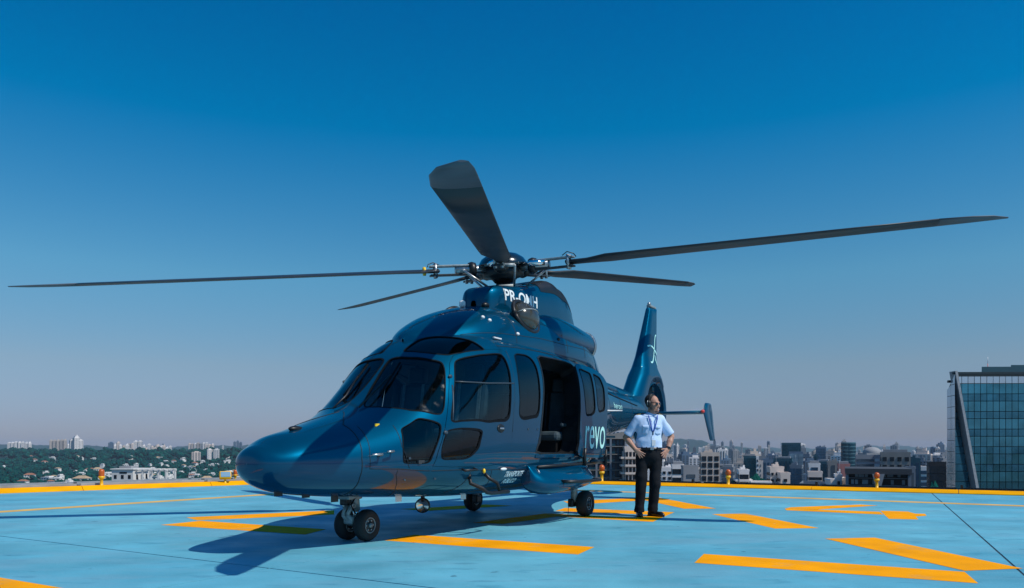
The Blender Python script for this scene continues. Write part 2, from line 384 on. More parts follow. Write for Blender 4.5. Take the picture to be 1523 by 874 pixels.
# ------------------------------------------------------------------ terrain and haze
GZ = -70.0
M['land'] = mat('city_land', (0.075, 0.085, 0.075), 0.95, var=0.35, vscale=0.004)
M['hill'] = mat('wooded_hill', (0.006, 0.040, 0.040), 0.95, var=0.3, vscale=0.002)
n = 90; V = []; F = []
for i in range(n + 1):
    for j in range(n + 1):
        x = -12800 + 25600 * i / n; y = -12800 + 25600 * j / n; V.append((x, y, GZ))
for i in range(n):
    for j in range(n): F.append((i * (n + 1) + j, (i + 1) * (n + 1) + j, (i + 1) * (n + 1) + j + 1, i * (n + 1) + j + 1))
tag(pobj('city_ground', V, F, M['land']), kind='structure')
def ridge(name, pts, depth, thick):
    """a range of hills: pts = (photo x, photo y of the crest)"""
    xs = np.arange(pts[0][0], pts[-1][0] + 1, 4.0); ys = np.interp(xs, [p[0] for p in pts], [p[1] for p in pts])
    ys = ys + 0.8 * np.sin(xs * 0.13) + 0.5 * np.sin(xs * 0.37 + 1) + 0.3 * np.sin(xs * 0.9); V = []; F = []
    m = 9
    for x, y in zip(xs, ys):
        top = CAM_H + (664 - y) / FPX * depth
        for k in range(m):
            t = k / (m - 1) * 2 - 1; dd = depth + t * thick; h = (1 - t * t); V.append(((x - 761.5) / FPX * dd, dd, GZ - 0.5 + (top - GZ) * h ** 0.8 + (0 if k in (0, m - 1) else 6 * math.sin(x * 0.2 + k * 2.0) * h * (1 - h))))
    for i in range(len(xs) - 1):
        for k in range(m - 1): F.append((i * m + k, (i + 1) * m + k, (i + 1) * m + k + 1, i * m + k + 1))
    tag(pobj(name, V, F, M['hill'], None, True), kind='structure')
ridge('hills', [(940, 660), (985, 656), (1005, 653), (1025, 652), (1040, 654), (1060, 661), (1100, 665), (1140, 667)], 7600, 700)
ridge('hills', [(1080, 668), (1150, 666), (1220, 667), (1260, 664), (1300, 663), (1340, 663), (1380, 665), (1450, 664), (1560, 662)], 11000, 900)
ridge('hills', [(-120, 659), (0, 660), (60, 661), (140, 663), (260, 664), (360, 662), (520, 663), (760, 662), (960, 664)], 7600, 700)
def haze(density, col):
    hz = MB(); z0, z1 = GZ - 1.0, 90.0
    hz.box((0, 0, (z0 + z1) / 2), (26000, 26000, z1 - z0))
    m = bpy.data.materials.new('haze_air'); m.use_nodes = True; t = m.node_tree; t.nodes.clear()
    o = t.nodes.new('ShaderNodeOutputMaterial'); v = t.nodes.new('ShaderNodeVolumePrincipled')
    v.inputs['Color'].default_value = (*col, 1); v.inputs['Density'].default_value = density; v.inputs['Anisotropy'].default_value = 0.0
    t.links.new(v.outputs[0], o.inputs['Volume']); tag(hz.build('haze', m), kind='stuff')
haze(4.2e-5, (0.60, 0.78, 1.0))

# ------------------------------------------------------------------ facade materials
def wallm(name, c, r=0.8): M[name] = mat(name, c, r, var=0.12, vscale=0.15); return M[name]
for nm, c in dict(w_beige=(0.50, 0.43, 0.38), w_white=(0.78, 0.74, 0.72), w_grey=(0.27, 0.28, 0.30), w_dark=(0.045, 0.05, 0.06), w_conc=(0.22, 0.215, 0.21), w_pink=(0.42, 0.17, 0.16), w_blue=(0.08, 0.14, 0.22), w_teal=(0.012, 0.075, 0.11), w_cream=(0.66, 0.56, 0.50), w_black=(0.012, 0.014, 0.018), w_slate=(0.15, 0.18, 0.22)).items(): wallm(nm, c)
def cglass(name, c, r=0.12): M[name] = mat(name, c, max(r, 0.25), 0.3, 0.0, var=0.25, vscale=0.12); return M[name]
cglass('g_dark', (0.012, 0.02, 0.03)); cglass('g_teal', (0.006, 0.055, 0.085)); cglass('g_blue', (0.03, 0.085, 0.15)); cglass('g_grey', (0.09, 0.12, 0.15)); cglass('g_light', (0.20, 0.30, 0.38))
def px2x(x, d): return (x - 761.5) / FPX * d
def px2z(y, d): return CAM_H + (664 - y) / FPX * d
SKY = []                                             # what the skyline is made of: x range, top, depth, object
def face_axes(yaw):
    # right, away, up
    return Vector((math.cos(yaw), math.sin(yaw), 0)), Vector((-math.sin(yaw), math.cos(yaw), 0))
def building(label, x0, x1, yt, depth, wall='w_grey', glass='g_dark', style='punched', fl=3.3, bay=3.0, yaw=0.0, roof='box', deep=None, cat='building', ybot=742, group=None, name='office_building', round_=False, wfrac=0.55, hfrac=0.5):
    w = (x1 - x0) / FPX * depth; xc = px2x((x0 + x1) / 2, depth); zt = px2z(yt, depth); zlow = px2z(ybot, depth)
    dp = deep or max(10.0, w * 0.85); H = zt - GZ
    yaw -= math.atan2(xc, depth); t = thing(name, (xc, depth, GZ), label, cat, yaw, group); SKY.append((x0, x1, yt, depth, None))
    if round_:
        MB().lathe([(0, 0), (w / 2, 0), (w / 2, H), (w / 2 - 0.6, H), (w / 2 - 0.6, H - 1), (0, H - 1)], (0, w / 2, 0), n=40).build('wall', M[wall], t)
    else:
        MB().box((0, dp / 2, H / 2), (w, dp, H)).build('wall', M[wall], t)
    zs_ = []; z = H - fl * 0.35 - 1.2
    while z > max(zlow - GZ, 4): zs_.append(z); z -= fl
    wm = MB(); tr = MB()
    faces = [((-w / 2, 0), (1, 0), w, (0, -1)), ((-w / 2, dp), (0, -1), dp, (-1, 0)), ((w / 2, 0), (0, 1), dp, (1, 0))]
    if round_:
        nb = 36
        for z in zs_:
            for k in range(nb):
                a = 2 * PI * k / nb + PI
                if math.sin(a) > 0.25: continue
                c = Vector((w / 2 * math.cos(a), w / 2 + w / 2 * math.sin(a), z)); ax = (Vector((-math.sin(a), math.cos(a), 0)), Vector((math.cos(a), math.sin(a), 0)), Vector((0, 0, 1)))
                wm.box(c, (w * PI / nb * 0.84, 0.3, fl * 0.72), ax=ax)
    else:
        for (ox, oy), (dx, dy), L, (nx, ny) in faces:
            nb = max(1, int(round(L / bay)))
            ax = (Vector((dx, dy, 0)), Vector((nx, ny, 0)), Vector((0, 0, 1)))
            for z in zs_:
                if style == 'punched':
                    for k in range(nb):
                        s = (k + 0.5) * L / nb; wm.box((ox + dx * s + nx * 0.05, oy + dy * s + ny * 0.05, z), (L / nb * wfrac, 0.3, fl * hfrac), ax=ax)
                elif style == 'bands':
                    wm.box((ox + dx * L / 2 + nx * 0.05, oy + dy * L / 2 + ny * 0.05, z), (L * 0.94, 0.3, fl * hfrac), ax=ax)
                elif style == 'balcony':
                    wm.box((ox + dx * L / 2 + nx * 0.05, oy + dy * L / 2 + ny * 0.05, z), (L * 0.9, 0.3, fl * 0.66), ax=ax)
                    tr.box((ox + dx * L / 2 + nx * 0.7, oy + dy * L / 2 + ny * 0.7, z - fl * 0.42), (L * 0.98, 1.5, fl * 0.26), ax=ax)
                    for k in range(1, nb):
                        s = k * L / nb; tr.box((ox + dx * s + nx * 0.25, oy + dy * s + ny * 0.25, z + fl * 0.05), (0.35, 0.5, fl * 0.72), ax=ax)
                elif style == 'curtain':
                    for k in range(nb):
                        s = (k + 0.5) * L / nb; wm.box((ox + dx * s + nx * 0.05, oy + dy * s + ny * 0.05, z), (L / nb - 0.18, 0.3, fl - 0.35), ax=ax)
            if style == 'fins':
                zb_ = max(zlow - GZ, 4)
                for k in range(nb):
                    s = (k + 0.5) * L / nb; wm.box((ox + dx * s + nx * 0.05, oy + dy * s + ny * 0.05, (H - 1.5 + zb_) / 2), (L / nb * wfrac, 0.3, H - 1.5 - zb_), ax=ax)
    if wm.V: tag(wm.build('window', M[glass], t), kind='stuff')
    if tr.V: tag(tr.build('balcony', M[wall], t), kind='stuff')
    if not round_:
        pr = MB()
        for a, b, c_, d in ((0, 0.15, w + 0.3, 0.3), (0, dp - 0.15, w + 0.3, 0.3)): pr.box((a, b, H + 0.45), (c_, d, 0.9))
        for sx in (-1, 1): pr.box((sx * (w / 2), dp / 2, H + 0.45), (0.3, dp - 0.62, 0.9))
        pr.build('parapet', M[wall], t)
        if roof == 'box':
            q = rnd.uniform(-0.2, 0.2) * w
            MB().box((q, dp * 0.5, H + 0.9), (w * 0.46, dp * 0.4, 1.8)).box((q + w * 0.12, dp * 0.5, H + 2.2), (w * 0.18, dp * 0.2, 0.8)).box((-q - w * 0.2, dp * 0.4, H + 0.6), (w * 0.12, dp * 0.15, 1.2)).build('roof_tank', M[wall], t)
            MB().tube([(q + w * 0.1, dp * 0.5, H + 2), (q + w * 0.1, dp * 0.5, H + 6)], 0.05, 5).build('antenna', M['galv'], t)
        elif roof == 'plant':
            MB().box((0, dp * 0.5, H + 1.1), (w * 0.8, dp * 0.7, 2.2)).build('plant_room', M['w_grey'], t)
    return t
# --- buildings that stand out on the right, each with its own look
B = building
B('beige concrete block with square framed openings above a row of arches', 1043, 1070, 675, 420, 'w_beige', 'g_dark', 'punched', 3.6, 3.2, 0.10, wfrac=0.7, hfrac=0.7)
B('thin pale tower just behind the beige arched block', 1067, 1078, 669, 900, 'w_white', 'g_grey', 'fins', 3.3, 2.6, wfrac=0.4)
B('low dark building with two white floor bands right of the pilot', 1000, 1017, 693, 380, 'w_white', 'g_dark', 'bands', 4.2, 4, 0.05, 'plant', hfrac=0.6)
B('plain light grey windowless box right of the dark banded building', 1016.6, 1039, 695, 360, 'w_grey', 'g_grey', 'punched', 8, 9, 0.12, 'none', hfrac=0.2)
B('white narrow block with strip windows beside the pilot', 984, 1000, 697, 450, 'w_white', 'g_dark', 'punched', 3.2, 2.6, -0.05)
B('tall pale tower with ribbed front beside the pilot', 988, 999.5, 677, 800, 'w_cream', 'g_grey', 'fins', 3.2, 2.4, wfrac=0.45)
B('low blue grey block behind the nearer round warning light', 1075, 1090, 697, 400, 'w_slate', 'g_grey', 'bands', 3.3, 3, -0.1, 'plant')
B('dark slate block with fins left of the white balconies', 1088, 1100.5, 698, 430, 'w_slate', 'g_dark', 'fins', 3.3, 2.4, 0.2)
B('white block with stacked balconies in front of teal tower', 1099.5, 1114, 701, 330, 'w_white', 'g_dark', 'balcony', 3.4, 4, 0.1, name='apartment_block', cat='apartments')
B('square teal glass tower left of the two white slabs', 1107, 1124.5, 679.5, 560, 'w_teal', 'g_teal', 'curtain', 3.4, 3, 0.06, 'plant')
B('slim white stair tower against the teal glass tower', 1124.8, 1128.5, 680, 545, 'w_white', 'g_grey', 'punched', 3.3, 2, 0, 'none')
B('blank cream slab tower right of the slim stair tower', 1128.2, 1134.6, 687, 520, 'w_cream', 'g_grey', 'punched', 3.3, 8, 0.0, 'none', wfrac=0.15)
B('blue grey office tower between the cream slab and the dark teal slab', 1134.8, 1151, 685, 640, 'w_blue', 'g_blue', 'fins', 3.3, 2.6, 0.12)
B('far thin tower with a narrow crown above the blue grey offices', 1136, 1142.6, 666, 2300, 'w_white', 'g_grey', 'fins', 3.2, 5, name='tower_block', cat='tower')
B('small far white block above the dark teal slab', 1147.6, 1154, 676, 1500, 'w_white', 'g_grey', 'punched', 3.4, 3.5)
B('dark teal slab with vertical ribs', 1151, 1177, 683, 600, 'w_teal', 'g_teal', 'fins', 3.4, 3.0, -0.06, 'plant')
B('wide dark teal glass tower, tallest in the middle of the skyline', 1164, 1190, 659.5, 760, 'w_teal', 'g_teal', 'curtain', 3.6, 4, 0.04, 'none')
B('pale teal glass tower standing before the tallest dark one', 1174.8, 1193.5, 673, 620, 'w_blue', 'g_light', 'curtain', 3.6, 3, 0.05, 'none')
B('beige block with rows of small square windows near the kerb', 1146, 1165.5, 697, 310, 'w_cream', 'g_dark', 'punched', 2.6, 2.0, 0.14, wfrac=0.5, hfrac=0.42, name='apartment_block', cat='apartments')
B('lower beige annexe stepping down from the windowed beige block', 1161.5, 1175, 706, 300, 'w_cream', 'g_dark', 'punched', 2.6, 2.4, 0.14, 'none', wfrac=0.35, hfrac=0.42)
B('stepped grey blue office block behind the beige annexe', 1175, 1192, 694, 400, 'w_slate', 'g_blue', 'curtain', 3.3, 2.6, -0.08)
B('low white building with a row of square openings beside a bank of trees', 1118, 1147, 719.5, 300, 'w_white', 'g_dark', 'punched', 3.4, 4.0, 0.05, 'none', wfrac=0.45, hfrac=0.55)
B('long low grey flat roofed hall below the banded cream block', 1191, 1237, 722.5, 280, 'w_slate', 'g_dark', 'bands', 6, 5, -0.04, 'none', deep=20)
B('cream block with five horizontal white bands', 1203, 1222.5, 704, 340, 'w_cream', 'g_dark', 'bands', 3.0, 3, 0.05, 'none', hfrac=0.42)
B('office tower of white upright frames behind the banded cream block', 1203.5, 1219.5, 691, 450, 'w_white', 'g_blue', 'fins', 3.4, 5.2, 0.05, 'plant', wfrac=0.6)
B('blue violet tower right of the tallest teal glass tower', 1214.6, 1227.4, 665.5, 1000, 'w_blue', 'g_blue', 'curtain', 3.4, 3.2, 0.1)
B('narrow dark teal tower touching the blue violet tower', 1210, 1215.6, 677, 900, 'w_teal', 'g_teal', 'fins', 3.4, 3)
B('teal block with a pale stripe below the blue violet tower', 1219, 1233, 688, 520, 'w_teal', 'g_teal', 'curtain', 3.4, 3, -0.05, 'plant')
B('plain grey concrete slab left of the pink block', 1232, 1247, 688, 480, 'w_conc', 'g_grey', 'fins', 3.4, 4.5, 0.07, wfrac=0.3)
B('pink red block with a pale grey top storey', 1247.6, 1263.5, 692, 430, 'w_pink', 'w_pink', 'fins', 3.4, 4.5, 0.08, 'plant', wfrac=0.5)
B('round teal glass tower with a pale crown ring', 1251.5, 1272, 657.5, 780, 'w_teal', 'g_teal', 'curtain', 3.6, 3, 0, 'none', round_=True, name='round_tower', cat='tower')
B('grey office block with fine horizontal bands left of the dome', 1274.5, 1301.5, 678.5, 450, 'w_grey', 'g_grey', 'bands', 3.0, 3, 0.05, 'none', hfrac=0.5)
B('blue banded wing joined to the grey banded office block', 1301.4, 1313, 678.5, 445, 'w_slate', 'g_light', 'bands', 3.0, 3, -0.1, 'none')
B('concrete block with a white grid of square windows', 1312.5, 1352, 675, 380, 'w_conc', 'g_dark', 'punched', 3.8, 3.4, 0.05, 'plant', wfrac=0.55, hfrac=0.55)
B('slim teal block right of the white window grid', 1352, 1368, 684, 420, 'w_teal', 'g_blue', 'fins', 3.4, 2.6, 0.05)
B('bright blue block with white horizontal bands', 1369.5, 1386, 696, 420, 'w_white', 'g_blue', 'bands', 3.2, 3, 0.06, 'none', hfrac=0.6)
B('dark narrow block standing close against the glass corner tower', 1384.5, 1405.5, 690, 330, 'w_black', 'g_dark', 'curtain', 3.4, 2.6, 0.12, 'none')
B('far pale double tower above the bright blue banded block', 1384, 1391, 666, 1500, 'w_blue', 'g_grey', 'fins', 3.4, 4, name='tower_block', cat='tower')
B('far beige tower beside the pale double tower', 1391.5, 1398, 667.5, 1400, 'w_cream', 'g_grey', 'punched', 3.4, 4, name='tower_block', cat='tower')
B('slate block with fins between the blue banded block and the frame building', 1351, 1361, 697, 300, 'w_slate', 'g_grey', 'fins', 3.4, 3, 0.1, 'none')
# dome
d_ = 520; xc = px2x(1297, d_ + 22); t = thing('domed_building', (xc, d_ + 22, GZ), 'small building with a silver dome rising behind the banded offices', 'building')
zt = px2z(674, d_) - GZ
MB().box((0, 0, zt / 2), (14, 14, zt)).build('wall', M['w_grey'], t)
MB().lathe([(6, zt), (6, zt + 1), (5.4, zt + 2.2), (3.6, zt + 3.6), (1.5, zt + 4.2), (0, zt + 4.3)], (0, 0, 0), n=28).build('dome', M['w_grey'], t)
# dark frame building with the concrete beam and pier
d_ = 250; t = thing('frame_building', (px2x(1306, d_), d_, GZ), 'dark open frame building with a heavy grey roof beam and a tapering concrete pier', 'building', 0.04 - math.atan2(544.5, 1150)); SKY.append((1261, 1351, 697, 250, None))
s = d_ / FPX; zt = px2z(697, d_) - GZ; zl = px2z(745, d_) - GZ; w = 90 * s
MB().box((0, 14, zt - 0.9), (w, 27, 1.8)).build('roof_beam', M['w_dark'], t)
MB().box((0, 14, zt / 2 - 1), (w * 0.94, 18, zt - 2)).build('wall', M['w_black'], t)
for k in (-0.47, 0.47): MB().box((w * k, 3, zt / 2 - 1), (0.9, 4, zt - 2)).build('column', M['w_slate'], t)
MB().add([(-1.7, 0.2, zt - 1.7), (1.9, 0.2, zt - 1.7), (0.5, 0.2, zt - 7.5), (-0.3, 0.2, zt - 7.5), (-1.7, 3, zt - 1.7), (1.9, 3, zt - 1.7), (0.5, 3, zt - 7.5), (-0.3, 3, zt - 7.5)], [(0, 1, 2, 3), (4, 7, 6, 5), (0, 4, 5, 1), (1, 5, 6, 2), (2, 6, 7, 3), (3, 7, 4, 0)]).build('pier', M['w_grey'], t)
z = zt - 3.2; fl_ = MB(); gl_ = MB()
while z > zl:
    fl_.box((0, 4.2, z), (w * 0.92, 2.0, 0.22))
    for k in range(16):
        if rnd.random() < 0.55: gl_.box((w * (-0.44 + 0.055 * k + rnd.uniform(-0.01, 0.01)), 4.9, z + 1.1), (w * 0.045, 0.3, 1.5))
    z -= 2.4
tag(fl_.build('floor_slab', M['w_slate'], t), kind='stuff'); tag(gl_.build('window', M['g_light'], t), kind='stuff')
MB().box((-w * 0.34, 3.2, zt - 7.5), (w * 0.13, 2.2, 4.0)).build('white_bay', M['w_grey'], t)
# white low houses beside it
for k, (x0, x1, yt, lab) in enumerate([(1236, 1244, 716, 'small white gabled house at the left end of the frame building'), (1243, 1252, 709, 'white two storey house with a stepped parapet beside the frame building'), (1251, 1261, 714, 'small cream house tucked against the frame building')]):
    B(lab, x0, x1, yt, 270 + 6 * k, 'w_white' if k < 2 else 'w_cream', 'g_dark', 'punched', 3, 2.4, 0.2 - 0.15 * k, 'box' if k == 1 else 'none', name='house', cat='house', wfrac=0.4)
# apartment building behind the helicopter
d_ = 300; s = d_ / FPX
t = thing('apartment_building', (px2x(889, d_), d_, GZ), 'grey apartment building with deep dark balconies behind the pilot', 'apartments', 0.06 - math.atan2(127.5, 1150)); SKY.append((847, 931, 652, 300, None))
zt = px2z(652, d_) - GZ; zl = px2z(745, d_) - GZ
MB().box((0, 9, zt / 2), (84 * s, 12, zt)).build('wall', M['w_dark'], t)
sl = MB(); rl = MB(); gl_ = MB(); fx = MB(); z = zt
while z > zl:
    sl.box((0, 1.5, z), (86 * s, 5.4, 0.30)); rl.box((-3, -1.1, z + 0.65), (74 * s, 0.06, 0.8))
    for k in range(14): gl_.box(((-40 + 5.9 * k) * s, 2.98, z + 1.5), (4.4 * s, 0.2, 2.2))
    for x in (-33, -3): fx.ell((x * s + rnd.uniform(-1, 1), -0.2, z + 0.5), (1.4, 0.6, 0.35), nu=8, nv=5)
    z -= 3.05
tag(sl.build('balcony_slab', M['w_conc'], t), kind='stuff'); tag(rl.build('glass_railing', M['g_teal'], t), kind='stuff'); tag(gl_.build('window', M['g_blue'], t), kind='stuff'); tag(fx.build('awning', M['w_grey'], t), kind='stuff')
for x in (-43, -22, -2, 19, 41): MB().box((x * s, 0.0, zt / 2), (0.75, 2.4, zt)).build('column', M['w_slate'], t)
MB().add([(-10, 0, zt), (14, 0, zt), (14, 0, zt + 3.2), (-2, 0, zt + 0.6), (-10, 9, zt), (14, 9, zt), (14, 9, zt + 3.2), (-2, 9, zt + 0.6)], [(0, 1, 2, 3), (4, 7, 6, 5), (0, 4, 5, 1), (1, 5, 6, 2), (2, 6, 7, 3), (3, 7, 4, 0)]).build('roof_gable', M['w_conc'], t)
B('white apartment block with tall white window piers just left of the pilot', 929.5, 951, 667, 290, 'w_cream', 'g_dark', 'balcony', 2.9, 1.4, 0.08, 'none', name='apartment_block', cat='apartments')
# --- the glass corner tower at the right edge
d_ = 130.0; s = d_ / FPX
t = thing('glass_tower', (px2x(1423, d_), d_, GZ), 'large teal glass office tower with a slanted silver fin at the right edge', 'office tower', -0.03)
zt = px2z(551, d_) - GZ; zl = px2z(748, d_) - GZ; wT = 190 * s
M['t_glass'] = mat('teal_mirror_glass', (0.07, 0.25, 0.33), 0.06, 0.85, 0.0, var=0.3, vscale=0.25); M['t_glass2'] = mat('deep_teal_glass', (0.055, 0.20, 0.28), 0.08, 0.85, 0.0, var=0.3, vscale=0.3)
M['t_side'] = mat('pale_panel_glass', (0.50, 0.58, 0.66), 0.12, 0.7, 0.0, var=0.10, vscale=0.3); M['t_frame'] = mat('dark_mullion', (0.012, 0.03, 0.04), 0.5)
MB().prism([(0.3, 1.95), (wT, 1.95), (wT, 28), (16, 28)], 0, zt - 0.3).build('core', M['t_frame'], t)
def finx(z): return (z - zl) / (zt - zl) * (1424 - 1459) * s + (1459 - 1423) * s      # the fin leans to the right going down
cols = np.arange(1424, 1612, 9.2); rows = []
z = zt - 0.9; k = 0
while z > zl - 2: h = (1.22, 1.75)[k % 2]; rows.append((z - h, z, k)); z -= h; k += 1
n_p = 0; prand = random.Random(3); rest = MB()
for (z0, z1, k) in rows:
    zc = (z0 + z1) / 2; xl = finx(zc) + 0.25
    for c in cols:
        a, b = (c - 1423) * s, (c + 9.2 - 1423) * s
        if b < xl + 0.15: continue
        a2 = max(a, xl); jx, jz = prand.uniform(-0.014, 0.014), prand.uniform(-0.014, 0.014)
        V = [(a2 + 0.05, 0.6 + jx, z0 + 0.05), (b - 0.05, 0.6 - jx, z0 + 0.05), (b - 0.05, 0.6 - jx + jz, z1 - 0.05), (a2 + 0.05, 0.6 + jx + jz, z1 - 0.05)]
        V += [(x, y + 0.12, zz) for x, y, zz in V]
        if n_p < 290 and c < 1530: pobj('glass_panel', V, [(0, 1, 2, 3), (4, 7, 6, 5), (0, 4, 5, 1), (1, 5, 6, 2), (2, 6, 7, 3), (3, 7, 4, 0)], M['t_side' if k == 0 else ('t_glass' if k % 2 else 't_glass2')], t); n_p += 1
        else: rest.add(V, [(0, 1, 2, 3), (4, 7, 6, 5), (0, 4, 5, 1), (1, 5, 6, 2), (2, 6, 7, 3), (3, 7, 4, 0)])
    xr = finx(zc) - 0.35                                               # recessed wedge left of the fin
    if xr > 0.5: MB().box((xr / 2 + 0.1, 1.9, zc), (xr - 0.2, 0.1, z1 - z0 - 0.1)).build('recessed_panel', M['t_glass2'], t)
MB().add([(finx(zt) - 0.2, 0.3, zt), (finx(zt) + 0.2, 0.3, zt), (finx(zl - 2) + 0.24, 0.3, zl - 2), (finx(zl - 2) - 0.24, 0.3, zl - 2), (finx(zt) - 0.2, 2.2, zt), (finx(zt) + 0.2, 2.2, zt), (finx(zl - 2) + 0.24, 2.2, zl - 2), (finx(zl - 2) - 0.24, 2.2, zl - 2)], [(0, 1, 2, 3), (4, 7, 6, 5), (0, 4, 5, 1), (1, 5, 6, 2), (2, 6, 7, 3), (3, 7, 4, 0)]).build('slanted_fin', M['galv'], t)
tag(rest.build('glass_panel', M['t_glass'], t), kind='stuff')
MB().box((wT / 2 - 0.1, 0.75, zt - 0.35), (wT + 0.3, 0.5, 0.35)).build('roof_edge', M['t_frame'], t)
zz = zt - 0.9; sw = Vector((px2x(1406, d_ + 4.2) - px2x(1423, d_) + 0.13, 3.6, 0)); swn = sw.normalized()      # pale flank receding to the left
nrm = Vector((-swn.y, swn.x, 0)) * -1
for k in range(12):
    z1 = zt - 0.35 - k * 1.9
    if z1 < zl - 2: break
    z0 = z1 - 1.82
    for j in range(2):
        p, q = sw * (j / 2 + 0.01), sw * (j / 2 + 0.49); tp = lambda v: (v.x, v.y + 0.6, min(z1, zt - 0.35 - 2.6 * v.x / sw.x))
        if min(tp(p)[2], tp(q)[2]) - z0 < 0.2: continue
        V = [(p.x, p.y + 0.6, z0), (q.x, q.y + 0.6, z0), tp(q), tp(p)]; V += [(x + 0.1, y + 0.06, z_) for x, y, z_ in V]
        pobj('flank_panel', V, [(0, 1, 2, 3), (4, 7, 6, 5), (0, 4, 5, 1), (1, 5, 6, 2), (2, 6, 7, 3), (3, 7, 4, 0)], M['t_side'], t)
MB().add([(0.1, 0.85, 0), (sw.x + 0.12, 4.3, 0), (sw.x + 0.12 + 14.6, 28, 0), (16, 28, 0), (0.1, 0.85, zt - 0.5), (sw.x + 0.12, 4.3, zt - 3.1), (sw.x + 0.12 + 14.6, 28, zt - 3.1), (16, 28, zt - 0.5)], [(0, 1, 2, 3), (4, 7, 6, 5), (0, 4, 5, 1), (1, 5, 6, 2), (2, 6, 7, 3), (3, 7, 4, 0)]).build('flank_core', M['t_frame'], t)
def tx(px, y): return px2x(px, d_ + y) - px2x(1423, d_)
rp = MB().prism([(tx(1458, 4), 4), (tx(1590, 4), 4), (tx(1560, 22), 22), (tx(1462, 22), 22)], zt - 0.2, zt + 1.05); rp.prism([(tx(1500, 6), 6), (tx(1580, 6), 6), (tx(1556, 20), 20), (tx(1502, 20), 20)], zt + 1.05, zt + 1.55); rp.build('roof_plant', M['w_teal'], t)
MB().tube([(tx(1465, 10), 10, zt + 0.8), (tx(1465, 10), 10, zt + 2.2)], 0.05, 6).build('mast_pole', M['red'], t)
MB().tube([(tx(1465, 10), 10, zt + 2.2), (tx(1465, 10), 10, zt + 3.4)], 0.045, 6).build('mast_tip', M['white'], t)
MB().box((sw.x * 0.55, 2.7, zt - 1.6), (0.7, 0.5, 0.4)).build('maintenance_unit', M['black'], t)

# --- far towers: individuals of few kinds
def tower_mesh(kind, seed):
    r = random.Random(seed); b = MB(); b.box((0, 0, 0.5), (1, 1, 1)); g = MB()
    if kind == 0: b.box((0.05, 0, 1.02), (0.5, 0.5, 0.05))
    if kind == 1: b.box((0, 0, 1.03), (0.62, 0.7, 0.07)); b.box((0.1, 0, 1.09), (0.2, 0.3, 0.06))
    if kind == 2: b.box((-0.2, 0, 1.025), (0.35, 0.5, 0.05)); b.box((0.3, 0, 1.012), (0.22, 0.4, 0.03))
    n = 3 + kind
    for k in range(n):
        x = -0.5 + (k + 0.5) / n
        for j in range(16): g.box((x, -0.5, 0.42 + j * 0.036), (0.55 / n, 0.02, 0.02))
    for k in range(n):
        y = -0.5 + (k + 0.5) / n
        for sx in (-0.5, 0.5): g.box((sx, y, 0.7), (0.02, 0.4 / n, 0.55))
    nb = len(b.F); V = b.V + g.V; F = b.F + [tuple(i + len(b.V) for i in f) for f in g.F]
    return V, F, nb
TW = []
for wn in ('w_white', 'w_cream', 'w_grey', 'w_blue', 'w_slate', 'w_beige'):
    for kd in range(3):
        V, F, nb = tower_mesh(kd, 1); me = bpy.data.meshes.new('tower_block'); me.from_pydata(V, [], F)
        me.materials.append(M[wn]); me.materials.append(M['g_grey'] if wn != 'w_slate' else M['g_dark']); me.polygons.foreach_set('material_index', [0] * nb + [1] * (len(F) - nb)); me.update(); TW.append(me)
def far_tower(x, w, yt, depth, me, label, group, aspect=0.8):
    W_ = w / FPX * depth; H = px2z(yt, depth) - GZ
    o = bpy.data.objects.new('tower_block', me); COL.objects.link(o); o.location = (px2x(x, depth), depth, GZ); o.scale = (W_, W_ * aspect, H); o.rotation_euler.z = rnd.uniform(-0.4, 0.4) - math.atan2(px2x(x, 1), 1)
    SKY.append((x - w / 2, x + w / 2, yt, depth, o))
    return tag(o, label, 'tower', group)
# left skyline
LEFT = [(x, 4.6, 657 + rnd.uniform(0, 1.5), 4200, 0) for x in (14, 19, 24, 29, 34)] + [(x, 4.2, 658.5 + rnd.uniform(0, 1.5), 4300, 1) for x in (39.5, 44)]
LEFT += [(x, 4.4, 654 + rnd.uniform(0, 0.8), 3900, 15) for x in (76, 81.3, 86.6, 92, 97)]
for x, w, y, d, k in LEFT[:7]: far_tower(x, w, y, d, TW[k], 'white slab in the low row of towers at the far left end of the horizon', 'low white towers at the left end of the skyline')
for x, w, y, d, k in LEFT[7:]: far_tower(x, w, y, d, TW[k], 'pinkish tower in the tight row of five above the woods', 'five pinkish towers in a row')
far_tower(113.5, 8, 650.6, 3700, TW[1], 'stepped white tower standing highest on the left skyline', None)
for x in (107, 120): far_tower(x, 6.0, 654.5, 3710, TW[0], 'white wing tower flanking the highest stepped white tower on the left', 'two wings of the stepped tower')
far_tower(165, 6.5, 658, 3900, TW[9], 'blue grey tower at the left end of the long white tower row', None)
for x in (202, 208.5): far_tower(x, 5.6, 656, 3600, TW[0], 'one of two equal tall white towers in the long row above the woods', 'twin white towers')
for x in np.arange(171, 254, 4.3): far_tower(x + rnd.uniform(-1, 1), rnd.uniform(3.4, 5.2), rnd.uniform(659, 667) - (3 if 168 < x < 176 else 0), rnd.uniform(3400, 4000), TW[rnd.choice([0, 1, 2, 3, 4, 15, 16])], 'pale apartment tower in the long row above the woods on the left', 'long row of pale towers on the left horizon')
for x in np.arange(282, 316, 4.2): far_tower(x, rnd.uniform(3, 4.4), rnd.uniform(658, 661), 4800, TW[rnd.choice([6, 3, 0, 15])], 'hazy tower in the small cluster left of the helicopter nose', 'hazy towers left of the nose')
for x in (311.5, 322): far_tower(x, 7.4, 668, 2600, TW[0], 'one of two white blocks standing alone among the trees left of the nose', 'two white blocks in the woods')
far_tower(292, 12, 672, 2500, TW[3], 'broad low cream block among the trees below the hazy cluster', None)
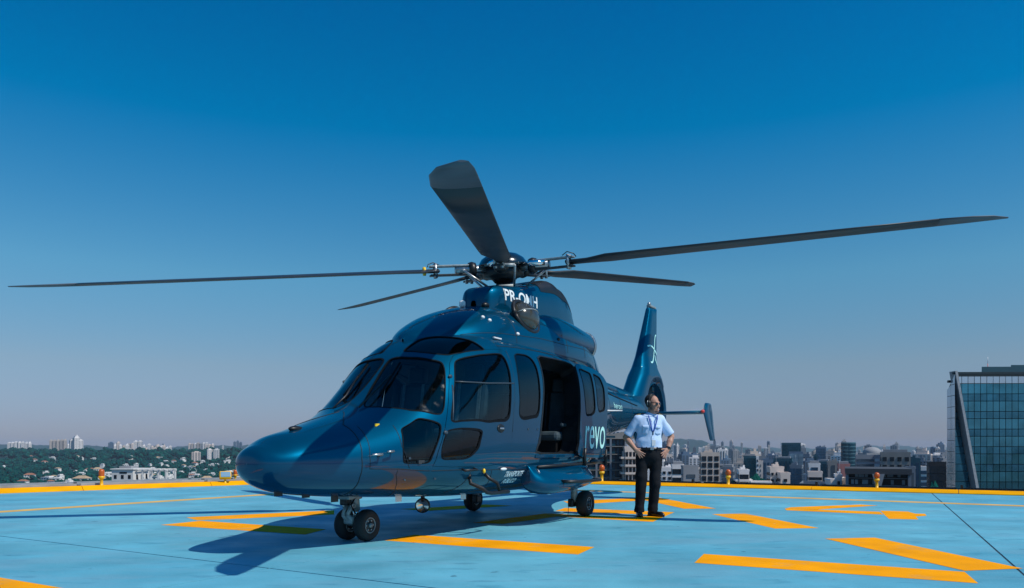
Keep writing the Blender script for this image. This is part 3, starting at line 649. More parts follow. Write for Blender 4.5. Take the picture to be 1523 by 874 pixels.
for x in (349, 353.5, 358): far_tower(x, 3.4, rnd.uniform(655, 659), 5200, TW[9], 'faint blue tower right behind the tip of the helicopter nose', 'faint towers behind the nose tip')
for k in range(14): far_tower(rnd.uniform(2, 345), rnd.uniform(2.2, 4.5), rnd.uniform(660, 663.5), rnd.uniform(4200, 6200), TW[rnd.choice([0, 3, 6, 9, 15])], 'tiny pale tower scattered along the left horizon', 'scattered towers on the left horizon')
# right: hazy layers of towers
for k in range(150):
    d = rnd.uniform(1300, 5200); x = rnd.uniform(958, 1420); y = rnd.triangular(656, 688, 671) + (d < 2200) * 6 - (d > 3800) * 5
    far_tower(x, rnd.uniform(9, 24) * 1150 / d * 1.0, y, d, TW[rnd.randrange(len(TW))], 'small hazy tower in the crowded city behind the offices on the right', 'hazy city towers on the right')
for k in range(110):
    d = rnd.uniform(640, 1250); x = rnd.uniform(955, 1420); y = rnd.uniform(682, 706) - (d > 900) * 8
    far_tower(x, rnd.uniform(12, 22) * 1150 / d, y, d, TW[rnd.randrange(len(TW))], 'mid distance block filling the gaps between the offices on the right', 'mid distance blocks on the right')
for k in range(22):
    d = rnd.uniform(2600, 5200); x = rnd.uniform(1000, 1075); y = rnd.uniform(660, 676)
    far_tower(x, rnd.uniform(3, 5), y, d, TW[rnd.choice([0, 1, 2, 3, 6, 9])], 'slim pale tower in the hazy cluster below the hill beside the pilot', 'slim towers below the hill')
# drop the blocks that nothing shows of, and tell the others apart by colour, neighbour and order
Y0, Y1 = 640, 742
zbuf = np.full((Y1 - Y0, 1600), 1e9); own = -np.ones((Y1 - Y0, 1600), int)
for k, (x0, x1, yt, d, o) in enumerate(SKY):
    a, b, c = int(max(0, round(x0 + 40))), int(min(1600, round(x1 + 40))), int(max(0, round(yt - Y0)))
    bl = zbuf[c:, a:b]; m = bl > d; bl[m] = d; own[c:, a:b][m] = k
own[:, 40 + 1406:] = -1
ANCH = [(0, 50, 'at the far left of the horizon'), (50, 110, 'around the five pinkish towers'), (110, 170, 'right of the stepped white tower'), (170, 260, 'in the long row above the left woods'), (260, 345, 'left of the helicopter nose'), (345, 850, 'just behind the helicopter nose'), (850, 985, 'behind the pilot'),
        (985, 1016, 'above the dark banded building'), (1016, 1042, 'above the plain grey box'), (1042, 1075, 'around the beige arched block'), (1075, 1106, 'above the slate finned block'), (1106, 1130, 'around the square teal tower'), (1130, 1152, 'around the blue grey offices'), (1152, 1178, 'around the dark ribbed slab'),
        (1178, 1203, 'beside the pale teal glass tower'), (1203, 1232, 'around the blue violet tower'), (1232, 1251, 'above the concrete slab by the pink block'), (1251, 1273, 'around the round teal tower'), (1273, 1312, 'around the domed building'), (1312, 1352, 'above the white window grid'), (1352, 1370, 'above the slim teal block'), (1370, 1420, 'beside the glass corner tower')]
COLN = {'w_white': 'white', 'w_cream': 'cream', 'w_grey': 'grey', 'w_blue': 'blue', 'w_slate': 'dark slate', 'w_beige': 'beige'}
ORD = ['', 'second', 'third', 'fourth', 'fifth', 'sixth', 'seventh', 'eighth', 'ninth', 'tenth', 'eleventh', 'twelfth', 'thirteenth', 'fourteenth', 'fifteenth', 'sixteenth']
fam = {}
for k, (x0, x1, yt, d, o) in enumerate(SKY):
    if o is None: continue
    if (own == k).sum() < 5 or (own == k).any(0).sum() < 1: bpy.data.objects.remove(o); continue
    if not o.get('group'): continue
    xm = (x0 + x1) / 2; an = [t_ for a, b, t_ in ANCH if a <= xm < b]; c = COLN[o.data.materials[0].name]
    far = 'tiny hazy' if d > 2600 else ('hazy' if d > 1250 else 'mid distance'); fam.setdefault((c, far, an[0] if an else 'on the horizon'), []).append((xm, o))
for (c, far, an), L in fam.items():
    L.sort(key=lambda q: q[0])
    for k, (xm, o) in enumerate(L): o['label'] = f'{far} {c} tower {an}' if len(L) == 1 else (f'leftmost {far} {c} tower {an}' if k == 0 else f'{ORD[min(k, 15)]} {far} {c} tower from the left {an}')
# low roofs nobody could count
LV = []; LF = []; r2 = np.random.RandomState(5)
def boxes(n, xr, dr, hr, wr):
    for _ in range(n):
        d = dr[0] + (dr[1] - dr[0]) * r2.rand()**0.8; x = px2x(xr[0] + (xr[1] - xr[0]) * r2.rand(), d); w, dp, h = wr[0] + (wr[1] - wr[0]) * r2.rand(), wr[0] + (wr[1] - wr[0]) * r2.rand(), hr[0] + (hr[1] - hr[0]) * r2.rand()
        k = len(LV); LV.extend([(x + sx * w, d + sy * dp, GZ + zz) for zz in (0, h) for sx, sy in ((-.5, -.5), (.5, -.5), (.5, .5), (-.5, .5))]); LF.extend([tuple(k + i for i in f) for f in ((4, 5, 6, 7), (0, 1, 5, 4), (1, 2, 6, 5), (3, 0, 4, 7))])
boxes(3200, (930, 1440), (900, 6000), (6, 30), (12, 34)); boxes(420, (930, 1440), (640, 1500), (6, 24), (10, 26)); boxes(300, (-60, 940), (2500, 6000), (5, 16), (12, 30)); boxes(1600, (1440, 2300), (500, 6000), (6, 40), (12, 32)); boxes(500, (700, 930), (380, 1500), (6, 30), (10, 26))
def speck_mat():
    m = mat('pale_rooftops', (0.4, 0.38, 0.36), 0.85); t = m.node_tree; b = t.nodes['Principled BSDF']
    tc = t.nodes.new('ShaderNodeNewGeometry'); cr = t.nodes.new('ShaderNodeValToRGB'); e = cr.color_ramp.elements
    e[0].color = (0.10, 0.12, 0.15, 1); e[1].color = (0.6, 0.57, 0.55, 1); x = e.new(0.5); x.color = (0.3, 0.26, 0.24, 1)
    t.links.new(tc.outputs['Random Per Island'], cr.inputs[0]); t.links.new(cr.outputs[0], b.inputs['Base Color']); return m
tag(pobj('low_rise_rooftops', LV, LF, speck_mat()), kind='stuff')

# ------------------------------------------------------------------ woods on the left, with houses
def leaf_mat():
    m = mat('tree_foliage', (0.05, 0.09, 0.05), 0.9); t = m.node_tree; b = t.nodes['Principled BSDF']
    g = t.nodes.new('ShaderNodeNewGeometry'); cr = t.nodes.new('ShaderNodeValToRGB'); e = cr.color_ramp.elements
    e[0].color = (0.002, 0.034, 0.034, 1); e[1].color = (0.006, 0.080, 0.064, 1); x = e.new(0.6); x.color = (0.004, 0.052, 0.048, 1)
    t.links.new(g.outputs['Random Per Island'], cr.inputs[0]); t.links.new(cr.outputs[0], b.inputs['Base Color']); b.inputs['Specular IOR Level'].default_value = 0.0; return m
def crown_proto(seed):
    r = np.random.RandomState(seed); V = []; F = []
    bm = bmesh.new(); bmesh.ops.create_icosphere(bm, subdivisions=1, radius=1.0); bv = np.array([v.co[:] for v in bm.verts]); bf = np.array([[v.index for v in f.verts] for f in bm.faces]); bm.free()
    for k in range(6):
        c = np.array([r.uniform(-.5, .5), r.uniform(-.5, .5), r.uniform(0.35, 0.85)]); s = r.uniform(0.30, 0.55)
        F.append(bf + len(V) * len(bv)); V.append(bv * s * np.array([1, 1, .75]) * r.uniform(0.75, 1.25, (len(bv), 1)) + c)
    return np.concatenate(V), np.concatenate(F)
PR = [crown_proto(k) for k in range(6)]
def woods(name, spots):
    VV = []; FF = []; k = 0; r = np.random.RandomState(11)
    for (x, y, z, s, h) in spots:
        v, f = PR[r.randint(6)]; a = r.rand() * 6.28; c, s_ = math.cos(a), math.sin(a)
        p = np.stack([(v[:, 0] * c - v[:, 1] * s_) * s + x, (v[:, 0] * s_ + v[:, 1] * c) * s + y, v[:, 2] * h + z], 1); VV.append(p); FF.append(f + k); k += len(v)
    V = np.concatenate(VV).astype('f'); F = np.concatenate(FF).astype('i')
    me = bpy.data.meshes.new(name); me.vertices.add(len(V)); me.vertices.foreach_set('co', V.ravel()); me.loops.add(F.size); me.loops.foreach_set('vertex_index', F.ravel())
    me.polygons.add(len(F)); me.polygons.foreach_set('loop_start', np.arange(0, F.size, 3, dtype='i')); me.update(calc_edges=True)
    return tag(link(name, me, M['leaf']), kind='stuff')
M['leaf'] = leaf_mat()
def gz(x, d):
    """the land on the left climbs gently to a wooded crest"""
    k = min(1.0, max(0.0, (d - 1900) / 1300)); return GZ + 40 * k * k * (3 - 2 * k) * min(1.0, max(0.0, (960 - (761.5 + x / d * FPX)) / 160))
V = []; F = []
for i in range(90):
    for j in range(14):
        px_, d = -460 + i * 16, 1850 + j * 115 + (180 if j == 13 else 0); x = px2x(px_, d); V.append((x, d, (gz(x, d) if j < 13 else GZ - 3) - 0.4 * (j == 0)))
for i in range(89):
    for j in range(13): F.append((i * 14 + j, i * 14 + j + 1, i * 14 + j + 15, i * 14 + j + 14))
tag(pobj('wooded_slope', V, F, M['hill'], None, True), kind='structure')
def bare(x, y):                                     # clearings where the houses stand
    return math.sin(x * 0.011 + 2) * math.sin(y * 0.006 + 1) + 0.5 * math.sin(x * 0.031) * math.sin(y * 0.017)
spots = []; r3 = np.random.RandomState(4)
for dr, n_, ss in (((1080, 1700), 5000, (6, 9)), ((1700, 2600), 6200, (7, 12)), ((2600, 4200), 4200, (12, 20)), ((4200, 7000), 2400, (22, 38))):
    for _ in range(n_):
        d = math.sqrt(dr[0]**2 + (dr[1]**2 - dr[0]**2) * r3.rand()); xr = (-420, 940) if d < 2600 else (-420, 960)
        x = px2x(xr[0] + (xr[1] - xr[0]) * r3.rand(), d)
        if d < 2600 and bare(x, d) > 0.55 and r3.rand() < 0.8: continue
        s = r3.uniform(*ss); spots.append((x, d, (gz(x, d) if d < 3400 else GZ) - 1, s, s * r3.uniform(0.8, 1.5)))
woods('woods', spots)
spots = []
for _ in range(900):
    d = r3.uniform(1500, 5200); x = px2x(r3.uniform(950, 1440), d); s = r3.uniform(7, 13); spots.append((x, d, GZ - 1, s, s * 1.1))
for _ in range(70):
    x = r3.uniform(1112, 1148); spots.append((px2x(x, 380), r3.uniform(370, 400), px2z(718, 380) - 12, r3.uniform(2.5, 4), r3.uniform(9, 14)))
for _ in range(40):
    x = r3.uniform(1362, 1384); spots.append((px2x(x, 330), r3.uniform(320, 350), px2z(735, 330) - 10, r3.uniform(2.5, 4), r3.uniform(10, 14)))
woods('street_trees', spots)
M['tile_roof'] = mat('terracotta_roof', (0.30, 0.13, 0.075), 0.8, var=0.25, vscale=0.5); M['wht'] = mat('white_render', (0.66, 0.65, 0.63), 0.8, var=0.08, vscale=0.3); M['tanr'] = mat('tan_roof', (0.42, 0.30, 0.18), 0.8, var=0.2, vscale=0.5)
HS = []
def house(x, d, w, label, kind, group=None, lift=5.0):
    t = thing('house', (px2x(x, d), d, gz(px2x(x, d), d) + lift), label, 'house', rnd.uniform(-0.6, 0.6), group); dp = w * rnd.uniform(0.6, 0.9); h = rnd.uniform(4.5, 7)
    if group: HS.append((kind, x, d, t))
    MB().box((0, 0, h / 2 - 4), (w, dp, h + 8)).build('wall', M['wht'], t)
    if kind == 'flat':
        MB().box((w * 0.12, 0, h + 1.2), (w * 0.5, dp * 0.7, 2.4)).box((0, 0, h + 0.15), (w + 0.8, dp + 0.8, 0.3)).build('roof', M['wht'], t)
    else:
        q = 0.8; V = [(-w / 2 - q, -dp / 2 - q, h), (w / 2 + q, -dp / 2 - q, h), (w / 2 + q, dp / 2 + q, h), (-w / 2 - q, dp / 2 + q, h), (-w * 0.25, 0, h + dp * 0.25), (w * 0.25, 0, h + dp * 0.25)]
        MB().add(V, [(0, 1, 5, 4), (1, 2, 5), (2, 3, 4, 5), (3, 0, 4), (0, 3, 2, 1)]).build('roof', M['tile_roof' if kind == 'tile' else 'tanr'], t)
    wn = MB()
    for k in range(3): wn.box((w * (-0.3 + 0.3 * k), -dp / 2, h * 0.62), (w * 0.14, 0.2, h * 0.3))
    tag(wn.build('window', M['g_dark'], t), kind='stuff')
NAMED = [(72, 1500, 24, 'white house with a stepped top below the row of five pinkish towers', 'flat'), (84, 1480, 22, 'white house right of the stepped white house in the woods', 'flat'), (122, 1500, 26, 'tan roofed long house left of the tall warning light', 'tan'), (98, 1240, 22, 'white house with a tall chimney wall low in the woods', 'flat'),
         (36, 1180, 18, 'small tan house just above the kerb at far left', 'tan'), (134, 2000, 20, 'white pointed house high in the woods', 'tile'), (160, 1750, 26, 'flat white house right of the tall warning light', 'flat'), (185, 1850, 22, 'white flat house above the white rooftop building', 'flat'), (141, 1230, 20, 'low white houses beside the tall warning light', 'flat')]
for x, d, w, lab, kd in NAMED: house(x, d, w, lab, kd)
for k in range(92):
    d = rnd.uniform(1250, 2700); x = rnd.uniform(-10, 352) if k % 3 else rnd.uniform(220, 352)
    kd = rnd.choice(['flat', 'flat', 'tile', 'flat', 'tan']); house(x, d, rnd.uniform(9, 19), {'flat': 'small flat roofed white house among the trees on the left', 'tile': 'small white house with terracotta roof among the trees on the left', 'tan': 'small white house with a tan roof among the trees on the left'}[kd], kd, {'flat': 'flat white houses in the woods', 'tile': 'terracotta roofed houses in the woods', 'tan': 'tan roofed houses in the woods'}[kd], 6.0)
fam = {}
for kd, x, d, t in HS:
    an = 'left of the tall warning light' if x < 150 else ('above the white pavilion' if x < 250 else 'between pavilion and helicopter nose')
    fam.setdefault((kd, 'far' if d > 1900 else ('middle' if d > 1500 else 'near'), an), []).append((x, t))
for (kd, rw, an), L in fam.items():
    L.sort(key=lambda q: q[0]); nm = {'flat': 'flat white house', 'tile': 'terracotta roofed house', 'tan': 'tan roofed house'}[kd]
    for k, (x, t) in enumerate(L): t['label'] = f'{nm} in the {rw} woods {an}' if len(L) == 1 else f'{"leftmost" if k == 0 else ORD[min(k, 15)]} {nm} {"" if k == 0 else "from left "}in the {rw} woods {an}'
# white rooftop building with a pergola beyond the kerb
d_ = 240; s = d_ / FPX; t = thing('rooftop_pavilion', (px2x(182, d_), d_, GZ), 'white rooftop building with a columned pergola beyond the left kerb', 'building', -0.12); zt = px2z(698, d_) - GZ; w = 31 * s * 1.1
MB().box((0, 4.5, zt / 2), (w, 9, zt)).build('wall', M['wht'], t)
MB().box((0, 4.5, zt + 0.12), (w + 0.7, 9.7, 0.3)).build('cornice', M['wht'], t)
MB().box((-w * 0.1, 4.5, zt + 0.6), (w * 0.55, 4, 0.75)).build('roof_unit', M['w_grey'], t)
for x in (-0.33, 0.0, 0.33): MB().box((w * x, 0, zt - 2.3), (0.9, 0.12, 1.2)).build('window', M['g_dark'], t)
MB().box((0.3, -0.01, zt - 1.0), (2.4, 0.14, 0.5)).build('louvre', M['g_dark'], t)
for y in (2.0, 4.5, 7.0): MB().box((w / 2, y, zt - 2.4), (0.12, 0.9, 1.5)).build('window', M['g_dark'], t)
for k in range(4):
    for y in (1.5, 6.5): MB().box((w / 2 + 2.2 + k * 2.6, y, zt - 2.2), (0.5, 0.5, 3.6)).build('column', M['wht'], t)
for y in (1.5, 6.5): MB().box((w / 2 + 5.2, y, zt - 0.28), (10.4, 0.55, 0.5)).build('beam', M['wht'], t)
for k in range(6): MB().box((w / 2 + 0.8 + k * 1.8, 4, zt + 0.05), (0.25, 7.0, 0.25)).build('rafter', M['wht'], t)
MB().box((w / 2 + 5, 4.5, zt / 2 - 2.2), (11, 9, zt - 4.2)).build('podium', M['w_grey'], t)

# ------------------------------------------------------------------ the helicopter (x forward, y port, z up, origin under the mast)
HX, HY, PSI = -0.13, 11.18, R(29.4)
HU = Vector((-math.sin(PSI), -math.cos(PSI), 0)); HL = Vector((math.cos(PSI), -math.sin(PSI), 0))
heli = thing('helicopter', (HX, HY, 0), 'dark blue passenger helicopter with its cabin door slid open, parked on the pad', 'helicopter', math.atan2(HU.y, HU.x))
# sections: x, bottom z, top z, z of widest point, half width, upper and lower roundness exponents
FUS = np.array([
[ 4.690,0.859,0.861,0.86,0.001,2.0,2.0],
[ 4.675,0.76,0.95,0.86,0.13,2.0,2.0],
[ 4.630,0.695,1.005,0.86,0.22,2.0,2.0],
[ 4.530,0.635,1.05,0.86,0.32,2.0,2.0],
[ 4.350,0.58,1.13,0.86,0.43,2.05,2.05],
[ 4.080,0.54,1.195,0.86,0.55,2.1,2.15],
[ 3.750,0.51,1.285,0.86,0.67,2.2,2.25],
[ 3.450,0.49,1.38,0.87,0.765,2.3,2.35],
[ 3.200,0.475,1.50,0.88,0.835,2.4,2.5],
[ 3.000,0.465,1.67,0.90,0.88,2.35,2.65],
[ 2.780,0.455,1.89,0.94,0.92,2.3,2.8],
[ 2.500,0.44,2.16,1.0,0.965,2.35,3.0],
[ 2.200,0.43,2.335,1.05,0.995,2.6,3.2],
[ 1.900,0.42,2.425,1.1,1.015,2.9,3.3],
[ 1.500,0.415,2.48,1.15,1.025,3.3,3.4],
[ 0.900,0.415,2.48,1.15,1.03,3.7,3.4],
[ 0.200,0.415,2.48,1.15,1.03,3.8,3.4],
[-0.400,0.43,2.46,1.15,1.02,3.7,3.2],
[-0.900,0.48,2.44,1.18,0.98,3.4,2.9],
[-1.400,0.60,2.37,1.25,0.89,2.9,2.6],
[-1.900,0.78,2.28,1.4,0.74,2.4,2.4],
[-2.400,0.97,2.21,1.55,0.61,2.3,2.3],
[-3.000,1.13,2.15,1.65,0.50,2.2,2.2],
[-4.000,1.27,2.08,1.70,0.38,2.1,2.1],
[-5.000,1.42,2.02,1.72,0.28,2.1,2.1],
[-5.900,1.52,1.97,1.74,0.20,2.0,2.0],
])
def pchip(xk, yk, x):
    h = np.diff(xk); d = np.diff(yk, axis=0) / h[:, None]; m = np.zeros_like(yk)
    for j in range(yk.shape[1]):
        for i in range(1, len(xk) - 1):
            a, b = d[i - 1, j], d[i, j]
            if a * b > 0:
                w1 = 2 * h[i] + h[i - 1]; w2 = h[i] + 2 * h[i - 1]; m[i, j] = (w1 + w2) / (w1 / a + w2 / b)
        m[0, j] = d[0, j]; m[-1, j] = d[-1, j]
    i = np.clip(np.searchsorted(xk, x) - 1, 0, len(xk) - 2); t = ((x - xk[i]) / h[i])[:, None]; hh = h[i][:, None]
    return (2*t**3 - 3*t**2 + 1) * yk[i] + (t**3 - 2*t**2 + t) * hh * m[i] + (-2*t**3 + 3*t**2) * yk[i+1] + (t**3 - t**2) * hh * m[i+1]
def sec(tab, x): T = tab[::-1]; return pchip(T[:, 0], T[:, 1:], np.clip(x, T[0, 0], T[-1, 0]))
def spt(tab, x, a):
    zb, zt, zm, w, nu, nl = sec(tab, x).T; c, s = np.cos(a), np.sin(a); up = s >= 0; n = np.where(up, nu, nl)
    return np.stack([x, w * np.sign(c) * np.abs(c)**(2/n), zm + np.where(up, zt - zm, zm - zb) * np.sign(s) * np.abs(s)**(2/n)], 1)
def simp(tab, P):
    zb, zt, zm, w, nu, nl = sec(tab, P[:, 0]).T; dz = P[:, 2] - zm; up = dz >= 0; n = np.where(up, nu, nl)
    return np.abs(P[:, 1] / w)**n + np.abs(dz / np.where(up, zt - zm, zm - zb))**n
def snorm(tab, P):
    e = 1e-3; G = np.stack([simp(tab, P + e * np.eye(3)[k]) - simp(tab, P - e * np.eye(3)[k]) for k in range(3)], 1)
    return G / np.maximum(np.linalg.norm(G, axis=1, keepdims=True), 1e-9)
def zang(tab, x, z, side=1):
    """angle of the surface point at station x and height z"""
    zb, zt, zm, w, nu, nl = sec(tab, np.array([x]))[0]; dz = z - zm
    r = abs(dz / ((zt - zm) if dz >= 0 else (zm - zb))); n = nu if dz >= 0 else nl
    a = math.asin(min(1, r)**(n / 2)) * (1 if dz >= 0 else -1)
    return a if side > 0 else PI - a
def on(tab, x, a, off=0.0):
    P = spt(tab, np.array([x], float), np.array([a], float)); return Vector(P[0] + off * snorm(tab, P)[0])
def quart(n):
    t = np.linspace(0, 1, n, endpoint=False); return PI / 2 * (t * t * (3 - 2 * t) * 0.75 + t * 0.25)
ANG = np.concatenate([quart(18) + k * PI / 2 for k in (-1, 0, 1, 2)] + [[1.5 * PI]])
def patch(name, tab, m, parent, outer=None, holes=(), off=0.0, xs=None, angs=None, move=(0, 0, 0), step=(0.05, 0.06)):
    """triangulated piece of a lofted skin, bounded by outer and pierced by holes (polygons of station and angle)"""
    pts = []; edges = []
    for poly in ([outer] if outer is not None else []) + list(holes):
        k = len(pts); n = len(poly); pts += [tuple(p) for p in poly]; edges += [(k + i, k + (i + 1) % n) for i in range(n)]
    nb = len(pts)
    if outer is None: gx, ga = np.meshgrid(xs, angs if angs is not None else ANG)
    else:
        o = np.array(outer); gx, ga = np.meshgrid(np.arange(o[:, 0].min(), o[:, 0].max(), step[0]), np.arange(o[:, 1].min(), o[:, 1].max(), step[1]))
    gx, ga = gx.ravel(), ga.ravel(); keep = np.ones(len(gx), bool)
    if outer is not None: keep &= inpoly(outer, gx, ga)
    for h in holes: keep &= ~inpoly(h, gx, ga)
    gx, ga = gx[keep], ga[keep]
    if nb:
        B = np.array(pts); dm = np.full(len(gx), 9.0)
        for k in range(0, nb, 64):
            dm = np.minimum(dm, np.min((gx[:, None] - B[None, k:k+64, 0])**2 + (ga[:, None] - B[None, k:k+64, 1])**2, axis=1))
        k = dm > 0.010**2; gx, ga = gx[k], ga[k]
    pts += list(zip(gx, ga))
    v, e, f, *_ = delaunay_2d_cdt([Vector(p) for p in pts], edges, [], 0, 1e-6)
    v = np.array([(p.x, p.y) for p in v]); f = np.array(f)
    c = v[f].mean(axis=1); keep = np.ones(len(f), bool)
    if outer is not None: keep &= inpoly(outer, c[:, 0], c[:, 1])
    for h in holes: keep &= ~inpoly(h, c[:, 0], c[:, 1])
    f = f[keep]
    P = spt(tab, v[:, 0], v[:, 1]); N = snorm(tab, P); P = P + N * off
    A, B_, C = P[f[:, 0]], P[f[:, 1]], P[f[:, 2]]
    fn = np.cross(B_ - A, C - A); flip = (fn * N[f].mean(axis=1)).sum(1) < 0; f[flip] = f[flip][:, ::-1]
    ok = np.linalg.norm(fn, axis=1) > 1e-10; f = f[ok]
    used = np.unique(f); mp = -np.ones(len(P), int); mp[used] = np.arange(len(used))
    return pobj(name, P[used] + np.array(move), mp[f], m, parent, True, N[used])
def rim(name, tab, poly, m, parent, d0=0.0, d1=-0.03, inset=0.0, move=(0, 0, 0)):
    """wall or frame that follows the edge of an opening"""
    v = np.array(poly); P = spt(tab, v[:, 0], v[:, 1]); N = snorm(tab, P); mv = np.array(move)
    q = np.array(offset(poly, -inset)) if inset else v
    P2 = spt(tab, q[:, 0], q[:, 1]); n = len(v)
    rows = [P + N * d0 + mv, P2 + snorm(tab, P2) * d1 + mv]
    if inset: rows = [P + N * d1 * 4 + mv, P + N * d0 + mv, P2 + snorm(tab, P2) * d0 + mv, P2 + snorm(tab, P2) * d1 + mv]
    V = np.concatenate(rows); F = [(r * n + i, r * n + (i + 1) % n, (r + 1) * n + (i + 1) % n, (r + 1) * n + i) for r in range(len(rows) - 1) for i in range(n)]
    o = pobj(name, V, F, m, parent, False); return o
def offset(poly, d):
    P = np.array(poly); n = len(P); t = np.roll(P, -1, 0) - np.roll(P, 1, 0); t /= np.maximum(np.linalg.norm(t, axis=1, keepdims=True), 1e-9)
    nn = np.stack([t[:, 1], -t[:, 0]], 1)
    area = 0.5 * np.sum(P[:, 0] * np.roll(P[:, 1], -1) - np.roll(P[:, 0], -1) * P[:, 1])
    return [tuple(p) for p in P + nn * d * (1 if area > 0 else -1)]
def mir(poly): return [(x, PI - a) for x, a in poly]
def win(poly, r=0.055): return densify(rounded(poly, r), 0.035)

POLY = {
  'windshield': [(3.303, 1.372), (3.219, 1.079), (3.084, 0.738), (2.885, 0.478), (2.798, 0.414), (2.732, 0.449), (2.61, 0.646), (2.496, 0.824), (2.465, 0.916), (2.537, 1.059), (2.609, 1.311), (2.625, 1.5), (2.66, 1.561), (2.808, 1.558), (3.013, 1.54), (3.187, 1.495)],
  'roofwin': [(2.562, 1.465), (2.458, 1.459), (2.285, 1.438), (2.19, 1.374), (2.08, 1.229), (1.968, 1.108), (1.884, 1.003), (1.837, 0.885), (1.81, 0.781), (1.983, 0.816), (2.185, 0.866), (2.36, 0.936), (2.46, 1.073), (2.524, 1.235)],
  'doorwin': [(2.354, 0.82), (2.291, 0.824), (2.055, 0.769), (1.666, 0.703), (1.558, 0.676), (1.516, 0.594), (1.503, 0.457), (1.514, 0.326), (1.558, 0.151), (1.596, 0.056), (1.701, 0.045), (2.072, 0.087), (2.644, 0.241), (2.69, 0.283), (2.681, 0.332), (2.593, 0.481), (2.489, 0.616), (2.428, 0.716)],
  'lowwin': [(2.871, -0.024), (2.882, 0.014), (2.856, 0.103), (2.786, 0.204), (2.743, 0.215), (2.217, 0.074), (2.173, 0.053), (2.22, 0.004), (2.299, -0.032), (2.425, -0.089), (2.528, -0.101), (2.825, -0.051)],
  'midwin': [(1.276, 0.673), (1.18, 0.706), (0.944, 0.701), (0.834, 0.643), (0.783, 0.515), (0.782, 0.358), (0.793, 0.193), (0.828, 0.078), (0.887, 0.042), (1.238, 0.035), (1.329, 0.042), (1.384, 0.063), (1.353, 0.142), (1.349, 0.263), (1.329, 0.455)],
  'chin': [(3.316, 0.566), (3.08, 0.596), (2.822, 0.313), (2.861, 0.204), (3.003, 0.0), (3.054, -0.06), (3.36, -0.043), (3.385, 0.004), (3.375, 0.21)],
  'opening': [(0.664, 0.746), (0.684, 0.49), (0.697, 0.272), (0.751, 0.094), (0.813, 0.012), (0.906, -0.031), (0.969, -0.142), (0.16, -0.15), (-0.252, -0.18), (-0.339, -0.007), (-0.454, 0.098), (-0.484, 0.359), (-0.571, 0.715), (-0.438, 0.789), (0.192, 0.746)],
  'door': [(2.36, 0.91), (2.151, 0.861), (1.646, 0.77), (1.424, 0.73), (1.424, 0.536), (1.439, 0.326), (1.47, 0.132), (1.545, 0.007), (1.66, -0.289), (3.021, -0.167), (2.935, 0.023), (2.831, 0.181), (2.737, 0.353), (2.562, 0.653)],
  'sd_out': [(0.871, 0.74), (0.404, 0.699), (0.063, 0.626), (-0.101, 0.506), (-0.14, 0.389), (-0.055, 0.175), (-0.007, 0.033), (0.061, -0.068), (0.118, -0.223), (0.837, -0.211), (1.083, -0.133), (0.982, 0.008), (0.945, 0.152), (0.922, 0.414)],
  'sd_w1': [(0.821, 0.611), (0.702, 0.616), (0.43, 0.564), (0.435, 0.277), (0.428, 0.095), (0.554, 0.068), (0.785, 0.063), (0.801, 0.177)],
  'sd_w2': [(0.351, 0.571), (0.111, 0.515), (0.029, 0.352), (0.067, 0.109), (0.314, 0.087), (0.368, 0.16), (0.359, 0.28)],
}
P_ = {k: win(v) for k, v in POLY.items()}
P_['opening'] = densify(chaikin(POLY['opening'], 1), 0.035); P_['sd_out'] = densify(chaikin(POLY['sd_out'], 1), 0.035); P_['door'] = densify(chaikin(POLY['door'], 1), 0.035)
XS = np.concatenate([4.69 - 0.19 * np.linspace(0, 1, 14)**2, np.arange(4.45, -5.9, -0.06)])
sides = [(1, lambda p: p), (-1, mir)]
shell_holes = []
for s_, fn in sides: shell_holes += [fn(P_[k]) for k in ('windshield', 'roofwin', 'midwin', 'chin', 'door')]
shell_holes.append(P_['opening'])
shell = patch('fuselage', FUS, M['paint'], heli, holes=shell_holes, xs=XS)
patch('cabin_lining', FUS, M['interior'], heli, holes=shell_holes, off=-0.045, xs=np.arange(3.5, -1.5, -0.08))
for s_, fn in sides:
    for k, nm, mm in (('windshield', 'windshield_pane', 'windshield'), ('roofwin', 'roof_window', 'glass_dark'), ('midwin', 'cabin_window', 'glass_dark'), ('chin', 'chin_window', 'glass')):
        p = fn(P_[k]); w_ = patch(nm, FUS, M[mm], heli, outer=p, off=-0.008)
        rim('window_seal', FUS, p, M['rubber'], w_, 0.003, -0.012, 0.014)
    dp = fn(P_['door']); d_in = offset(dp, -0.006)
    wins = [fn(P_['doorwin']), fn(P_['lowwin'])]
    cd_ = patch('cockpit_door', FUS, M['paint'], heli, outer=d_in, holes=wins, off=0.002)
    rim('door_seal', FUS, dp, M['seam'], cd_, -0.002, -0.03)
    for p, nm in zip(wins, ('door_window', 'lower_door_window')):
        w_ = patch(nm, FUS, M['glass'], cd_, outer=p, off=-0.008); rim('window_seal', FUS, p, M['rubber'], cd_, 0.004, -0.012, 0.016)
    fr = MB()                                                       # sliding vent frame inside the door window
    for q in ([(2.475, 1.745), (2.0, 1.755), (1.47, 1.79)], [(2.53, 1.70), (2.60, 1.50), (2.665, 1.305)]):
        fr.tube([on(FUS, x, zang(FUS, x, z, s_), 0.002) for x, z in densify(q, 0.1, False)], 0.009, 6)
    fr.build('vent_frame', M['ventbar'], cd_)
    hx, hz = 1.81, 1.235
    MB().ell(on(FUS, hx, zang(FUS, hx, hz, s_), 0.003), (0.085, 0.014, 0.05)).build('handle_recess', M['black'], cd_)
    MB().box(on(FUS, hx, zang(FUS, hx, hz, s_), 0.018), (0.09, 0.012, 0.022)).build('door_handle', M['chrome'], cd_, bevel=0.004)
    for x, z in ((2.50, 1.80), (2.79, 1.17)):
        MB().ell(on(FUS, x, zang(FUS, x, z, s_), 0.006), (0.035, 0.016, 0.022)).build('hinge', M['ventbar'], cd_)
